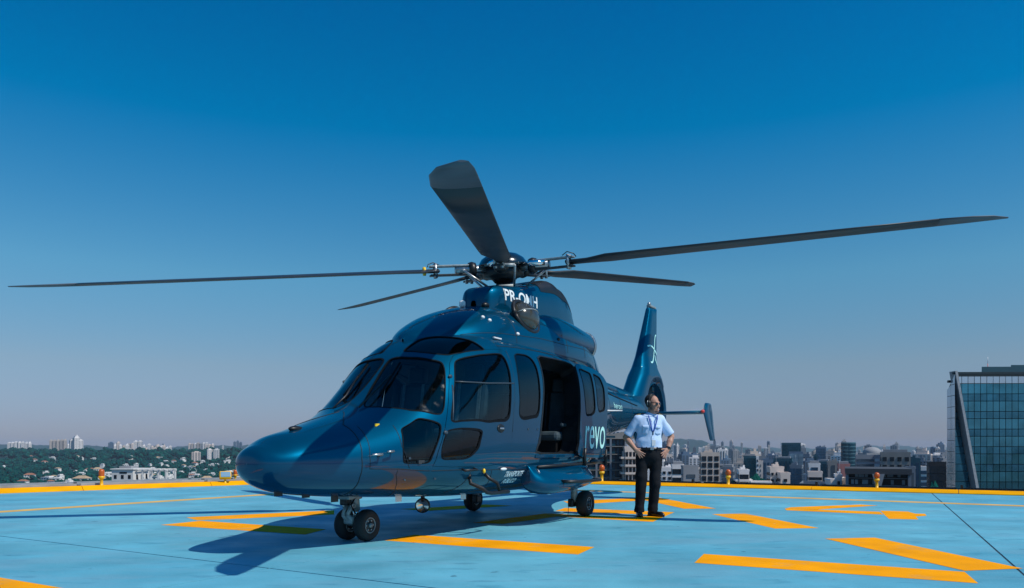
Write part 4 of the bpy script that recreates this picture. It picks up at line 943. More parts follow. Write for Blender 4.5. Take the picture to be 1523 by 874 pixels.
# doorway frame of the open cabin door
rim('doorway_frame', FUS, P_['opening'], M['black'], heli, 0.004, -0.06, 0.028)
sd = thing('x', (0, 0, 0), None, None); bpy.data.objects.remove(sd)
MV = (-1.25, 0.07, 0)
sdoor = patch('sliding_door', FUS, M['paint'], heli, outer=P_['sd_out'], holes=[P_['sd_w1'], P_['sd_w2']], move=MV)
patch('door_inner_panel', FUS, M['interior'], sdoor, outer=P_['sd_out'], holes=[P_['sd_w1'], P_['sd_w2']], off=-0.035, move=MV)
rim('door_edge', FUS, P_['sd_out'], M['black'], sdoor, 0.0, -0.036, 0.0, MV)
for k in ('sd_w1', 'sd_w2'):
    patch('sliding_door_window', FUS, M['glass_dark'], sdoor, outer=P_[k], off=-0.008, move=MV); rim('window_seal', FUS, P_[k], M['rubber'], sdoor, 0.003, -0.012, 0.013, MV)
# starboard sliding door, shut: outline only
rim('door_seal', FUS, mir(P_['opening']), M['seam'], heli, 0.002, -0.006, 0.012)

def seam(pts, name='panel_seam', r=0.0045, m='seam', tab=FUS, parent=heli, off=-0.001):
    pts = densify(pts, 0.05, False)
    return MB().tube([on(tab, x, a, off) for x, a in pts], r, 5).build(name, M[m], parent)
def zs(pts, side=1, tab=FUS): return [(x, zang(tab, x, z, side)) for x, z in pts]
for sg in (1, -1):
    mm = (lambda p: p) if sg > 0 else mir
    seam(mm([(3.42, PI / 2 - 0.02), (3.6, 1.35), (3.76, 1.1), (3.80, 0.6), (3.84, 0.09), (3.83, -0.38), (3.77, -0.87), (3.70, -1.3)]), 'nose_cone_seam', 0.006)
    seam(mm([(3.68, 0.92), (3.72, 0.49), (3.754, 0.13), (3.754, -0.13), (3.43, -0.147), (3.02, -0.21)]))
    seam(mm([(3.43, -0.147), (3.437, -0.30), (3.32, -0.7), (3.137, -1.18)]))
    seam(zs([(3.0, 0.765), (2.3, 0.755), (1.66, 0.75), (1.0, 0.73)], sg))
    seam(zs([(2.35, 0.75), (2.38, 0.6), (2.45, 0.5)], sg)); seam(zs([(1.95, 0.75), (1.85, 0.55)], sg))
    seam(zs([(-0.60, 2.2), (-0.62, 1.6), (-0.62, 0.8)], sg)); seam(zs([(1.42, 2.2), (1.44, 1.85), (1.5, 1.5), (1.54, 1.2)], sg))
for x in (-2.75, -3.55, -4.35): seam([(x, -PI / 2 + k * PI / 12) for k in range(25)])
for sg in (1, -1):
    seam(zs([(3.30, 0.80), (3.38, 1.02), (3.36, 1.24)], sg)); seam(zs([(-1.05, 2.15), (-1.1, 1.5), (-1.05, 0.75)], sg)); seam(zs([(1.0, 0.73), (0.3, 0.70), (-0.6, 0.72), (-1.2, 0.9)], sg)); seam(zs([(1.55, 2.25), (0.6, 2.29), (-0.5, 2.28)], sg))
    for x, z in ((3.3, 0.9), (3.3, 0.68), (1.2, 0.66), (0.9, 1.24), (1.15, 1.24), (2.9, 0.68), (-1.2, 1.3)):
        MB().box(on(FUS, x, zang(FUS, x, z, sg), 0.002), (0.035, 0.006, 0.022)).build('access_latch', M['ventbar'], heli, bevel=0.002)
# wipers, nose lamp bump, probes, latches
for sg in (1, -1):
    f_ = (lambda a: a) if sg > 0 else (lambda a: PI - a)
    w_ = MB().tube([on(FUS, 3.34, f_(1.40), 0.02), on(FUS, 3.12, f_(1.42), 0.04), on(FUS, 2.86, f_(1.36), 0.035)], 0.011, 6).build('wiper', M['black'], heli)
    MB().tube([on(FUS, 3.08, f_(1.33), 0.018), on(FUS, 2.70, f_(1.37), 0.018)], 0.012, 6).build('wiper_rubber', M['rubber'], w_)
    MB().tube([on(FUS, 3.66, f_(0.13), 0.0), on(FUS, 3.66, f_(0.13), 0.07), on(FUS, 3.78, f_(0.13), 0.09)], [0.02, 0.014, 0.011], 8).build('pitot_tube', M['steel'], heli)
    MB().tube([on(FUS, 3.52, f_(0.16), 0.0), on(FUS, 3.52, f_(0.16), 0.06), on(FUS, 3.60, f_(0.16), 0.075)], 0.011, 8).build('vane', M['steel'], heli)
    MB().tube([on(FUS, 2.52, zang(FUS, 2.52, 0.77, sg), -0.01), on(FUS, 2.52, zang(FUS, 2.52, 0.77, sg), 0.045), on(FUS, 2.32, zang(FUS, 2.32, 0.775, sg), 0.05), on(FUS, 2.32, zang(FUS, 2.32, 0.775, sg), -0.01)], 0.014, 8).build('grab_handle', M['black'], heli)
    MB().ell(on(FUS, 2.12, zang(FUS, 2.12, 0.745, sg), 0.012), (0.02, 0.016, 0.028)).build('tie_down_ring', M['yellow'], heli)
    MB().ell(on(FUS, 1.72, zang(FUS, 1.72, 0.76, sg), 0.02), (0.07, 0.02, 0.018)).build('latch', M['white'], heli)
    MB().box(on(FUS, 3.50, f_(0.80), 0.003), (0.07, 0.012, 0.03)).build('caution_mark', M['yellow'], heli, bevel=0.004)
MB().ell((4.10, 0.02, 1.195), (0.09, 0.045, 0.03)).build('nose_lamp_cap', M['black'], heli)
for (x, y, h, c) in ((4.36, 0.05, 0.035, 'black'), (4.05, 0.1, 0.02, 'black'), (3.75, 0.2, 0.05, 'black'), (2.9, 0.35, 0.045, 'white'), (1.75, 0.45, 0.04, 'white')):
    zb = float(sec(FUS, np.array([x]))[0][0]); MB().prism([(x - 0.05, y - 0.010), (x + 0.03, y - 0.010), (x + 0.05, y), (x + 0.03, y + 0.010), (x - 0.05, y + 0.010)], zb - h, zb + 0.05).build('belly_antenna', M[c], heli)
# landing lamp hanging below the belly
lt = MB().tube([(2.1, 0.1, 0.48), (2.1, 0.1, 0.36)], 0.025, 10).build('lamp_arm', M['black'], heli)
ld = Vector((0.86, 0.42, -0.12)).normalized()
MB().lathe([(0.0, -0.09), (0.05, -0.08), (0.088, -0.02), (0.09, 0.03), (0.078, 0.034), (0.076, 0.02)], (2.1, 0.1, 0.315), ld, 24).build('landing_light', M['black'], lt)
MB().lathe([(0.077, 0.022), (0.05, 0.0), (0.0, -0.012)], (2.1, 0.1, 0.315), ld, 24).build('lamp_reflector', M['lens'], lt)

# ---- interior
MB().box((1.0, 0, 0.86), (4.4, 1.7, 0.04)).build('cabin_floor', M['interior'], heli)
MB().box((-0.98, 0, 1.55), (0.04, 1.55, 1.4)).build('rear_bulkhead', M['interior'], heli)
MB().box((0.35, 0.975, 0.895), (1.2, 0.12, 0.05)).build('door_sill', M['paint'], heli, bevel=0.01)
panel_ = MB().prism([(3.10, -0.62), (3.10, 0.62), (2.75, 0.72), (2.62, 0.70), (2.62, -0.70), (2.75, -0.72)], 1.30, 1.42).build('glareshield', M['black'], heli, bevel=0.03)
MB().box((2.70, 0, 1.18), (0.12, 1.25, 0.34)).build('instrument_panel', M['black'], heli, bevel=0.02)
MB().box((2.2, 0, 1.0), (0.9, 0.28, 0.3)).build('centre_console', M['black'], heli, bevel=0.03)
def aseat(x, y, face=1, sc=1.0):
    s = MB().box((x, y, 1.17), (0.48, 0.46, 0.14)).build('seat', M['seat'], heli, bevel=0.05)
    lean = Vector((-0.16 * face, 0, 0.98)).normalized(); ax = (Vector((lean.z, 0, -lean.x)), Vector((0, 1, 0)), lean)
    MB().box(Vector((x - 0.26 * face, y, 1.22)) + lean * 0.30, (0.12, 0.47, 0.64), ax=ax).build('seat_back', M['seat'], s, bevel=0.05)
    MB().box(Vector((x - 0.26 * face, y, 1.22)) + lean * 0.73, (0.10, 0.28, 0.22), ax=ax).build('headrest', M['seat'], s, bevel=0.04)
    for q in (-1, 1):
        MB().box(Vector((x - 0.255 * face, y + q * 0.15, 1.22)) + lean * 0.3 + ax[0] * (0.065 * face), (0.006, 0.045, 0.6), ax=ax).build('harness_strap', M['alu' if x > 1 else 'black'], s)
        MB().box((x - 0.02, y + q * 0.255, 1.33), (0.36, 0.06, 0.05)).build('armrest', M['seat'], s, bevel=0.018)
    MB().box((x, y, 0.98), (0.36, 0.36, 0.24)).build('seat_pedestal', M['black'], s)
for y in (-0.43, 0.43): aseat(1.85, y)
for y in (-0.55, 0.0, 0.55): aseat(-0.42, y)
ms = MB().box((0.93, 0.55, 1.17), (0.36, 0.46, 0.14)).build('folded_seat', M['seat'], heli, bevel=0.05)
MB().box((0.55, 0.62, 1.22), (0.38, 0.20, 0.12)).build('seat_cushion', M['seat'], ms, bevel=0.05)
MB().tube([(2.35, 0.43, 1.0), (2.38, 0.43, 1.3), (2.32, 0.43, 1.42)], 0.018, 8).build('cyclic_stick', M['black'], heli)

# ---- engine cowling, nacelles, intakes
COWL = np.array([[2.36,2.15,2.30,2.2,0.02,2,2],[2.30,2.15,2.37,2.2,0.16,2.1,2],[2.15,2.15,2.46,2.22,0.36,2.2,2],[1.90,2.15,2.59,2.25,0.53,2.2,2],[1.60,2.15,2.72,2.28,0.66,2.2,2],[1.25,2.15,2.83,2.30,0.73,2.2,2],
 [0.80,2.15,2.915,2.32,0.765,2.2,2],[0.20,2.15,2.95,2.34,0.775,2.3,2],[-0.50,2.15,2.97,2.34,0.775,2.3,2],[-1.20,2.12,2.97,2.34,0.74,2.3,2],[-1.80,2.05,2.90,2.32,0.64,2.2,2],[-2.30,2.0,2.72,2.28,0.50,2.2,2],[-2.75,1.98,2.45,2.2,0.34,2.1,2],[-3.0,1.96,2.15,2.1,0.15,2,2]])
patch('engine_cowling', COWL, M['paint'], heli, xs=np.concatenate([2.36 - 0.1 * np.linspace(0, 1, 8)**2, np.arange(2.2, -3.0, -0.06)]))
for q in ((0.95,), (-0.55,), (-1.25,)):
    seam([(q[0], 0.05), (q[0] - 0.03, 0.8), (q[0], PI / 2), (q[0] - 0.03, PI - 0.8), (q[0], PI - 0.05)], tab=COWL)
seam([(1.9, 0.30), (1.0, 0.22), (-0.5, 0.2), (-1.6, 0.25)], tab=COWL)
for sg in (1, -1):
    nc = MB().lathe([(0.10, 0.30), (0.22, 0.12), (0.305, -0.15), (0.32, -0.5), (0.30, -0.9), (0.255, -1.35), (0.225, -1.62)], (-0.22, sg * 0.43, 2.64), (1, 0, 0), 32).build('engine_nacelle', M['paint'], heli)
    ex = MB().lathe([(0.225, -1.60), (0.222, -1.68), (0.19, -1.69), (0.18, -1.4), (0.0, -1.35)], (-0.22, sg * 0.43, 2.64), (1, 0, 0), 32).build('exhaust_pipe', M['alu'], nc)
    MB().lathe([(0.236, -1.58), (0.244, -1.60), (0.244, -1.63), (0.236, -1.65)], (-0.22, sg * 0.43, 2.64), (1, 0, 0), 32).build('exhaust_ring', M['steel'], nc)
    for k in range(3): MB().tube([(-1.55 - 0.12 * k, sg * 0.52, 2.45), (-1.6 - 0.12 * k, sg * 0.56, 2.36)], 0.02, 8).build('drain_pipe', M['alu'], nc)
    c = Vector((0.44, sg * 0.60, 2.775)); a0 = Vector((1, 0, 0)); a1 = Vector((0, sg * 0.90, 0.44)).normalized(); a2 = a0.cross(a1)
    ik = MB().ell(c, (0.265, 0.17, 0.21), (a0, a1, a2), 28, 14).build('air_intake', None, heli)
    ik.data.materials.append(M['intake'] if 'intake' in M else M.setdefault('intake', mat('smoked_intake_screen', (0.055, 0.055, 0.045), 0.22, 0.2, 0.6, var=0.35, vscale=5)))
    MB().tube([c + a0 * (0.295 * math.cos(t)) + a2 * (0.24 * math.sin(t)) + a1 * 0.012 for t in np.linspace(0, 2 * PI, 33)], 0.030, 8).build('intake_rim', M['black'], ik)
    MB().tube([c + a0 * (0.265 * math.cos(t)) + a1 * (0.172 * math.sin(t)) + a2 * 0.02 for t in np.linspace(0.15, PI - 0.15, 12)], 0.008, 6).build('intake_brace', M['alu'], ik)
MB().box(on(COWL, 1.17, 1.5, 0.04), (0.075, 0.075, 0.09)).build('beacon', M['white'], heli, bevel=0.025)
MB().ell(on(COWL, 0.93, 1.25, 0.02), (0.07, 0.05, 0.04)).build('fuel_cap', M['black'], heli)
for x, a in ((1.42, 0.75), (1.36, 0.62), (0.9, 0.25), (-0.3, 0.3), (-0.42, 0.42)):
    MB().ell(on(COWL, x, a, 0.004), (0.035, 0.02, 0.022)).build('cowling_latch', M['white' if x > 1.3 or x == 0.9 else 'black'], heli)
MB().box(on(COWL, 1.38, 0.12, 0.012), (0.18, 0.03, 0.02)).build('step_pad', M['white'], heli, bevel=0.006)
# ---- mast fairing
MAST = np.array([[0.800,2.6,3.00,2.7,0.05,4,2],[0.780,2.6,3.12,2.7,0.16,4,2],[0.72,2.6,3.185,2.7,0.24,5,2],[0.55,2.6,3.235,2.7,0.31,6,2],[0.20,2.6,3.29,2.7,0.37,6,2],[-0.20,2.6,3.37,2.7,0.40,6,2],[-0.60,2.6,3.47,2.7,0.41,5,2],[-0.95,2.6,3.54,2.7,0.41,4.5,2],
 [-1.30,2.6,3.535,2.7,0.39,4,2],[-1.55,2.6,3.44,2.7,0.36,4,2],[-1.72,2.6,3.26,2.7,0.33,4,2],[-1.90,2.6,3.10,2.7,0.29,3.5,2],[-2.3,2.6,2.98,2.7,0.22,3,2],[-2.7,2.5,2.7,2.6,0.10,2,2]])
patch('mast_fairing', MAST, M['paint'], heli, xs=np.concatenate([0.80 - 0.1 * np.linspace(0, 1, 8)**2, np.arange(0.66, -2.7, -0.05)]), angs=np.linspace(0, PI, 61))
seam([(0.50, 0.1), (0.48, 0.9), (0.5, PI / 2), (0.48, PI - 0.9), (0.5, PI - 0.1)], tab=MAST, r=0.006)
band = []
for x in np.linspace(-0.72, -1.78, 14): band.append((x, x - 0.16))
BV = []; BF = []
for k, t in enumerate(np.linspace(0, 1, 16)):                       # black duct band along the hump
    x = -0.45 - 1.25 * t; lo = 0.62 - 0.12 * t
    aa = np.linspace(lo, PI - lo, 13)
    for a in aa: BV.append(on(MAST, x, a, 0.004 + 0.03 * math.sin(PI * min(1, t * 1.6 + 0.05)) if 0.62 < a < PI - 0.62 else 0.004))
for k in range(15):
    for j in range(12): BF.append((k * 13 + j, k * 13 + j + 1, (k + 1) * 13 + j + 1, (k + 1) * 13 + j))
pobj('duct_band', BV, BF, M['black'], heli, True)

# ---- tail: boom fin, fan duct
def fin_half(x, z):
    """half thickness of the fin and fan duct at (x, z); negative outside"""
    cx, cz = -6.20, 1.78
    d_disc = 0.86 - np.hypot((x - cx) / 1.0, (z - cz) / 1.0)
    le = np.interp(z, [1.0, 1.5, 2.04, 2.67, 4.0], [-4.9, -4.85, -4.94, -5.50, -6.18]); te = np.interp(z, [1.0, 1.78, 2.35, 2.7, 4.06], [-6.2, -7.0, -6.84, -6.50, -6.68])
    zt = 4.02 - (x + 6.2) * 0.10
    d_fin = np.minimum(np.minimum(le - x, x - te), np.minimum(zt - z, z - 1.35))
    d = np.maximum(d_fin, d_disc)
    tmax = np.interp(z, [0.9, 1.8, 2.5, 2.9, 4.0], [0.20, 0.245, 0.23, 0.15, 0.075])
    chord = np.interp(z, [2.0, 2.7, 4.0], [0.42, 0.30, 0.16])
    t = tmax * np.sqrt(np.clip(1 - (1 - np.clip(d / chord, 0, 1))**2, 0, 1))
    r = np.hypot(x - cx, z - cz)
    return d, t - 0.10 * np.clip(1 - np.abs(r - 0.60) / 0.16, 0, 1)**2 * (d > 0)
duct = [(-6.20 + 0.58 * math.cos(t), 1.78 + 0.58 * math.sin(t)) for t in np.linspace(0, 2 * PI, 48, endpoint=False)]
def fin_outline():
    # march outwards along rays / rows to find the edge d = 0
    rows = []
    zz = np.concatenate([np.linspace(0.94, 3.95, 120), [4.02, 4.05, 4.07]])
    L, Rr = [], []
    for z in zz:
        xs = np.linspace(-7.4, -4.6, 1400); d, _ = fin_half(xs, np.full_like(xs, z)); k = np.where(d > 0)[0]
        if len(k):
            a, b = k[0], k[-1]; L.append((xs[a - 1] + (xs[a] - xs[a - 1]) * (-d[a - 1]) / (d[a] - d[a - 1]), z)); Rr.append((xs[b] + (xs[b + 1] - xs[b]) * d[b] / (d[b] - d[b + 1]), z))
    return Rr + L[::-1]
FO = fin_outline()
def fin_side(sg):
    gx, gz = np.meshgrid(np.arange(-7.1, -4.7, 0.03), np.arange(0.9, 4.1, 0.035)); gx, gz = gx.ravel(), gz.ravel()
    k = inpoly(FO, gx, gz) & ~inpoly(duct, gx, gz); gx, gz = gx[k], gz[k]
    ins = np.array(offset(FO, -0.004)); ins2 = np.array(offset(FO, -0.014)); ins3 = np.array(offset(FO, -0.035))
    pts = [tuple(p) for p in FO] + duct; n = len(FO); m = len(duct)
    ed = [(i, (i + 1) % n) for i in range(n)] + [(n + i, n + (i + 1) % m) for i in range(m)]
    pts += [tuple(p) for p in ins] + [tuple(p) for p in ins2] + [tuple(p) for p in ins3] + list(zip(gx, gz))
    v, e, f, *_ = delaunay_2d_cdt([Vector(p) for p in pts], ed, [], 0, 1e-6)
    v = np.array([(p.x, p.y) for p in v]); f = np.array(f); c = v[f].mean(1)
    f = f[inpoly(FO, c[:, 0], c[:, 1]) & ~inpoly(duct, c[:, 0], c[:, 1])]
    _, t = fin_half(v[:, 0], v[:, 1]); t = np.where(fin_half(v[:, 0], v[:, 1])[0] < 0.0015, 0.0, t); e_ = 0.004
    tx = (fin_half(v[:, 0] + e_, v[:, 1])[1] - fin_half(v[:, 0] - e_, v[:, 1])[1]) / (2 * e_); tz = (fin_half(v[:, 0], v[:, 1] + e_)[1] - fin_half(v[:, 0], v[:, 1] - e_)[1]) / (2 * e_)
    N = np.stack([-tx, np.ones_like(tx), -tz], 1); N /= np.linalg.norm(N, axis=1, keepdims=True); N[:, 1] *= sg
    d0, _ = fin_half(v[:, 0], v[:, 1]); gx_ = (fin_half(v[:, 0] + e_, v[:, 1])[0] - fin_half(v[:, 0] - e_, v[:, 1])[0]) / (2 * e_); gz_ = (fin_half(v[:, 0], v[:, 1] + e_)[0] - fin_half(v[:, 0], v[:, 1] - e_)[0]) / (2 * e_)
    ed_ = d0 < 0.03; E = np.stack([-gx_, 0.12 + 12 * np.clip(d0, 0, 0.03), -gz_], 1); E /= np.linalg.norm(E, axis=1, keepdims=True); E[:, 1] *= sg; N[ed_] = E[ed_]
    P = np.stack([v[:, 0], sg * np.maximum(t, 0), v[:, 1]], 1)
    fn = np.cross(P[f[:, 1]] - P[f[:, 0]], P[f[:, 2]] - P[f[:, 0]]); fl = fn[:, 1] * sg < 0; f[fl] = f[fl][:, ::-1]
    return P, f, N
Pa, fa, Na = fin_side(1); Pb, fb, Nb = fin_side(-1)
pobj('tail_fin', np.concatenate([Pa, Pb]), np.concatenate([fa, fb + len(Pa)]), M['paint'], heli, True, np.concatenate([Na, Nb]))
fan = MB().lathe([(0.585, 0.16), (0.575, 0.0), (0.585, -0.16)], (-6.2, 0, 1.78), (0, 1, 0), 48).build('fan_duct', M['paint'], heli)
MB().lathe([(0.0, 0.17), (0.10, 0.16), (0.15, 0.08), (0.15, -0.1), (0.0, -0.1)], (-6.2, 0, 1.78), (0, 1, 0), 24).build('fan_hub', M['black'], fan)
for k in range(10):
    t = 2 * PI * k / 10; d = Vector((math.cos(t), 0, math.sin(t))); q = Vector((-math.sin(t), 0.6, math.cos(t))).normalized()
    MB().box(Vector((-6.2, 0, 1.78)) + d * 0.355, (0.43, 0.085, 0.012), ax=(d, q, d.cross(q))).build('fan_blade', M['black'], fan)
for t in (0.3, 0.3 + PI * 2 / 3, 0.3 + PI * 4 / 3):
    MB().tube([Vector((-6.2, -0.1, 1.78)) + Vector((math.cos(t), 0, math.sin(t))) * r for r in (0.12, 0.58)], 0.03, 8).build('fan_strut', M['paint'], fan)
MB().box((-6.42, 0, 4.045), (0.36, 0.10, 0.05)).build('fin_tip_cap', M['alu'], heli, bevel=0.015)
MB().ell((-6.28, 0, 4.09), (0.05, 0.04, 0.04)).build('tail_beacon', M['steel'], heli)
# boom spine fairing and stabiliser
MB().tube([(-2.2, 0.0, 2.20), (-3.0, 0, 2.16), (-4.0, 0, 2.10), (-5.0, 0, 2.04)], [0.16, 0.14, 0.115, 0.09], 12).build('drive_shaft_fairing', M['paint'], heli)
for sg in (1, -1): MB().tube([on(FUS, x, zang(FUS, x, z, sg), 0.004) for x, z in ((-2.4, 2.0), (-3.2, 1.93), (-4.2, 1.86), (-4.75, 1.82))], 0.010, 6).build('boom_seam', M['seam'], heli)
def airfoil(chord, th, n=9):
    xs = [0.5 * (1 - math.cos(PI * k / (n - 1))) for k in range(n)]
    yt = [5 * th * (0.2969 * math.sqrt(x) - 0.126 * x - 0.3516 * x * x + 0.2843 * x**3 - 0.1015 * x**4) for x in xs]
    return [(x * chord, y * chord) for x, y in zip(xs, yt)] + [(x * chord, -y * chord) for x, y in list(zip(xs, yt))[::-1][1:-1]]
def loft(secs, name, m, parent, smooth=True):
    n = len(secs[0]); V = [p for s in secs for p in s]
    F = [(r * n + i, r * n + (i + 1) % n, (r + 1) * n + (i + 1) % n, (r + 1) * n + i) for r in range(len(secs) - 1) for i in range(n)] + [tuple(range(n))[::-1], tuple((len(secs) - 1) * n + i for i in range(n))]
    o = MB().add(V, F).build(name, m, parent)
    if smooth:
        o.data.polygons.foreach_set('use_smooth', [len(p.vertices) == 4 for p in o.data.polygons])
    return o
for sg in (1, -1):
    st = loft([[(-4.50 - x, sg * y, 1.66 + z) for x, z in airfoil(0.52, 0.13)] for y in (0.0, 0.5, 1.0, 1.70)], 'stabiliser', M['paint'], heli)
    ep = loft([[(-4.36 - dx - x * c, sg * (1.70 + oy + y), z) for x, y in airfoil(1.0, 0.06)] for z, c, dx, oy in ((1.83, 0.36, 0.22, -0.01), (1.80, 0.44, 0.16, -0.005), (1.66, 0.62, 0.05, 0.0), (1.40, 0.48, 0.16, 0.03), (1.16, 0.36, 0.27, 0.06), (1.13, 0.28, 0.32, 0.063))], 'end_plate', M['paint'], st)
    MB().ell((-4.36, sg * 1.70, 1.665), (0.06, 0.035, 0.035)).build('navigation_light', M['red'] if sg > 0 else mat('green_lens', (0.02, 0.5, 0.1), 0.3), st)
    MB().tube([on(FUS, -2.35, zang(FUS, -2.35, 1.62, sg), 0.03), (-3.25, sg * 0.56, 1.66)], [0.012, 0.012], 6).build('boom_probe', M['white'], heli)
# ---- tail wheel-less skid
# ---- sponsons, steps, rails
for sg in (1, -1):
    SP = [(1.12, 0.06, 0.54), (1.08, 0.36, 0.48), (0.97, 0.70, 0.43), (0.75, 0.92, 0.40), (0.2, 1.0, 0.41), (-0.3, 0.95, 0.45), (-0.50, 0.80, 0.48), (-0.62, 0.5, 0.52), (-0.68, 0.1, 0.58)]
    secs = []
    for x, k, zb in SP:
        pr = [(0.90, 0.80), (1.00, 0.79), (1.03 + 0.07 * k, 0.73 - 0.02 * k), (1.03 + 0.25 * k, 0.60 - 0.03 * k), (1.03 + 0.24 * k, zb + 0.05), (1.00 + 0.12 * k, zb), (0.90, zb)]
        secs.append([(x, sg * y, z) for y, z in chaikin(pr, 2)])
    sp = loft(secs, 'sponson', M['paint'], heli)
    MB().tube([(0.62, sg * 1.22, 0.57), (0.60, sg * 1.35, 0.565), (0.3, sg * 1.37, 0.56), (-0.35, sg * 1.37, 0.555), (-0.42, sg * 1.2, 0.56)], 0.022, 10).build('step_bar', M['black'], sp)
    MB().tube([(0.95, sg * 1.06, 0.76), (0.4, sg * 1.09, 0.77), (-0.6, sg * 1.09, 0.78), (-1.15, sg * 1.10, 0.79)], 0.020, 8).build('door_rail', M['black'], heli)
    MB().tube([(-0.38, sg * 1.11, 0.75), (-0.38, sg * 1.13, 1.0)], [0.03, 0.02], 8).build('rail_arm', M['black'], heli)
    MB().tube([(-1.12, sg * 1.0, 0.80), (-1.12, sg * 1.13, 0.76), (-1.12, sg * 1.14, 0.98)], [0.03, 0.03, 0.015], 8).build('rail_arm', M['black'], heli)
    MB().ell((-0.78, sg * 1.1, 0.80), (0.18, 0.05, 0.035)).build('rail_roller', M['black'], heli)
    MB().tube([on(FUS, 2.34, zang(FUS, 2.34, 0.70, sg), -0.02), on(FUS, 2.33, zang(FUS, 2.33, 0.64, sg), 0.05), (2.27, sg * 1.05, 0.55), (2.20, sg * 1.065, 0.50), (2.10, sg * 1.07, 0.487), (1.70, sg * 1.06, 0.485), (1.66, sg * 0.95, 0.485)], 0.022, 8).build('foot_step', M['black'], heli)
    MB().tube([on(FUS, 2.06, zang(FUS, 2.06, 0.71, sg), -0.02), on(FUS, 2.02, zang(FUS, 2.02, 0.68, sg), 0.05), (1.96, sg * 1.06, 0.60), (1.90, sg * 1.06, 0.49)], 0.020, 8).build('step_strut', M['black'], heli)
    MB().tube([(0.98, sg * 1.07, 0.73), (0.98, sg * 1.10, 0.69), (0.98, sg * 1.08, 0.65)], 0.012, 8).build('tie_ring', M['steel'], heli)
# ---- landing gear
def wheel(c, r, w, parent, side):
    ty = MB().lathe([(r * 0.52, -w * 0.42), (r * 0.70, -w * 0.5), (r * 0.88, -w * 0.46), (r * 0.985, -w * 0.25), (r, 0), (r * 0.985, w * 0.25), (r * 0.88, w * 0.46), (r * 0.70, w * 0.5), (r * 0.52, w * 0.42)], c, (0, 1, 0), 40).build('tyre', M['tyre'], parent)
    rm = MB().lathe([(r * 0.52, -w * 0.42), (r * 0.50, -w * 0.36), (r * 0.44, -w * 0.30), (r * 0.2, -w * 0.28), (r * 0.18, -w * 0.42), (0, -w * 0.42)], c, (0, 1, 0), 32)
    rm.lathe([(r * 0.52, w * 0.42), (r * 0.50, w * 0.36), (r * 0.44, w * 0.30), (r * 0.2, w * 0.28), (r * 0.18, w * 0.42), (0, w * 0.42)], c, (0, 1, 0), 32)
    rm.build('rim', M['rim'], parent)
    rg = MB()
    for q in (-1, 1): rg.tube([Vector(c) + Vector((r * 0.47 * math.cos(t), q * w * 0.37, r * 0.47 * math.sin(t))) for t in np.linspace(0, 2 * PI, 29)], 0.006, 6)
    rg.build('rim_edge', M['alu'], parent)
    bo = MB()
    for k in range(6):
        t = k * PI / 3
        for q in (-1, 1): bo.ell(Vector(c) + Vector((math.cos(t) * r * 0.32, q * w * 0.30, math.sin(t) * r * 0.32)), (0.012, 0.01, 0.012), nu=6, nv=4)
    bo.build('rim_bolts', M['steel'], parent)
    return ty
# nose gear
ng = MB().tube([(3.22, 0, 0.55), (3.20, 0, 0.33)], 0.052, 16).build('nose_gear', M['alu'], heli)
MB().tube([(3.20, 0, 0.36), (3.18, 0, 0.20)], 0.034, 14).build('oleo_piston', M['chrome'], ng)
MB().box((3.28, 0, 0.49), (0.22, 0.16, 0.07)).build('gear_mount', M['alu'], ng, bevel=0.015)
MB().box((3.30, -0.05, 0.44), (0.09, 0.10, 0.10)).build('steering_actuator', M['black'], ng, bevel=0.015)
for q in (-1, 1):
    lk = MB().prism([(0, 0), (0, 0), (0, 0)], 0, 0) if False else MB()
    lk.tube([(3.29, q * 0.035, 0.40), (3.36, q * 0.03, 0.29)], [0.026, 0.02], 8); lk.build('torque_link', M['alu'], ng)
    MB().tube([(3.36, q * 0.03, 0.29), (3.24, q * 0.035, 0.19)], [0.022, 0.034], 8).build('lower_link', M['alu'], ng)
    MB().lathe([(0.016, -0.012), (0.034, -0.012), (0.034, 0.012), (0.016, 0.012)], (3.30, q * 0.055, 0.385), (0, 1, 0), 16).build('link_eye', M['steel'], ng)
MB().box((3.24, 0, 0.23), (0.17, 0.13, 0.09)).build('fork', M['alu'], ng, bevel=0.02)
MB().tube([(3.17, -0.2, 0.172), (3.17, 0.2, 0.172)], 0.025, 12).build('axle', M['alu'], ng)
for q in (-1, 1): wheel((3.17, q * 0.135, 0.172), 0.172, 0.13, ng, q)
MB().tube([(3.28, 0.07, 0.48), (3.36, 0.08, 0.40), (3.30, 0.09, 0.30)], 0.009, 6).build('hose', M['rubber'], ng)
# main gear
for sg in (1, -1):
    mg = MB().tube([(-0.55, sg * 0.88, 0.55), (-0.62, sg * 0.84, 0.22)], 0.05, 14).build('main_gear', M['alu'], heli)
    MB().tube([(-0.62, sg * 0.84, 0.30), (-0.62, sg * 0.84, 0.17)], 0.04, 12).build('oleo_piston', M['chrome'], mg)
    MB().box((-0.60, sg * 0.82, 0.20), (0.14, 0.09, 0.12)).build('brake_caliper', M['black'], mg, bevel=0.02)
    MB().tube([(-0.62, sg * 0.80, 0.188), (-0.73, sg * 0.98, 0.188)], 0.028, 12).build('axle', M['alu'], mg)
    MB().tube([(-0.52, sg * 0.80, 0.16), (-0.50, sg * 0.80, 0.01)], 0.004, 5).build('ground_wire', M['rubber'], mg)
    wheel((-0.73, sg * 0.97, 0.188), 0.188, 0.165, mg, sg)

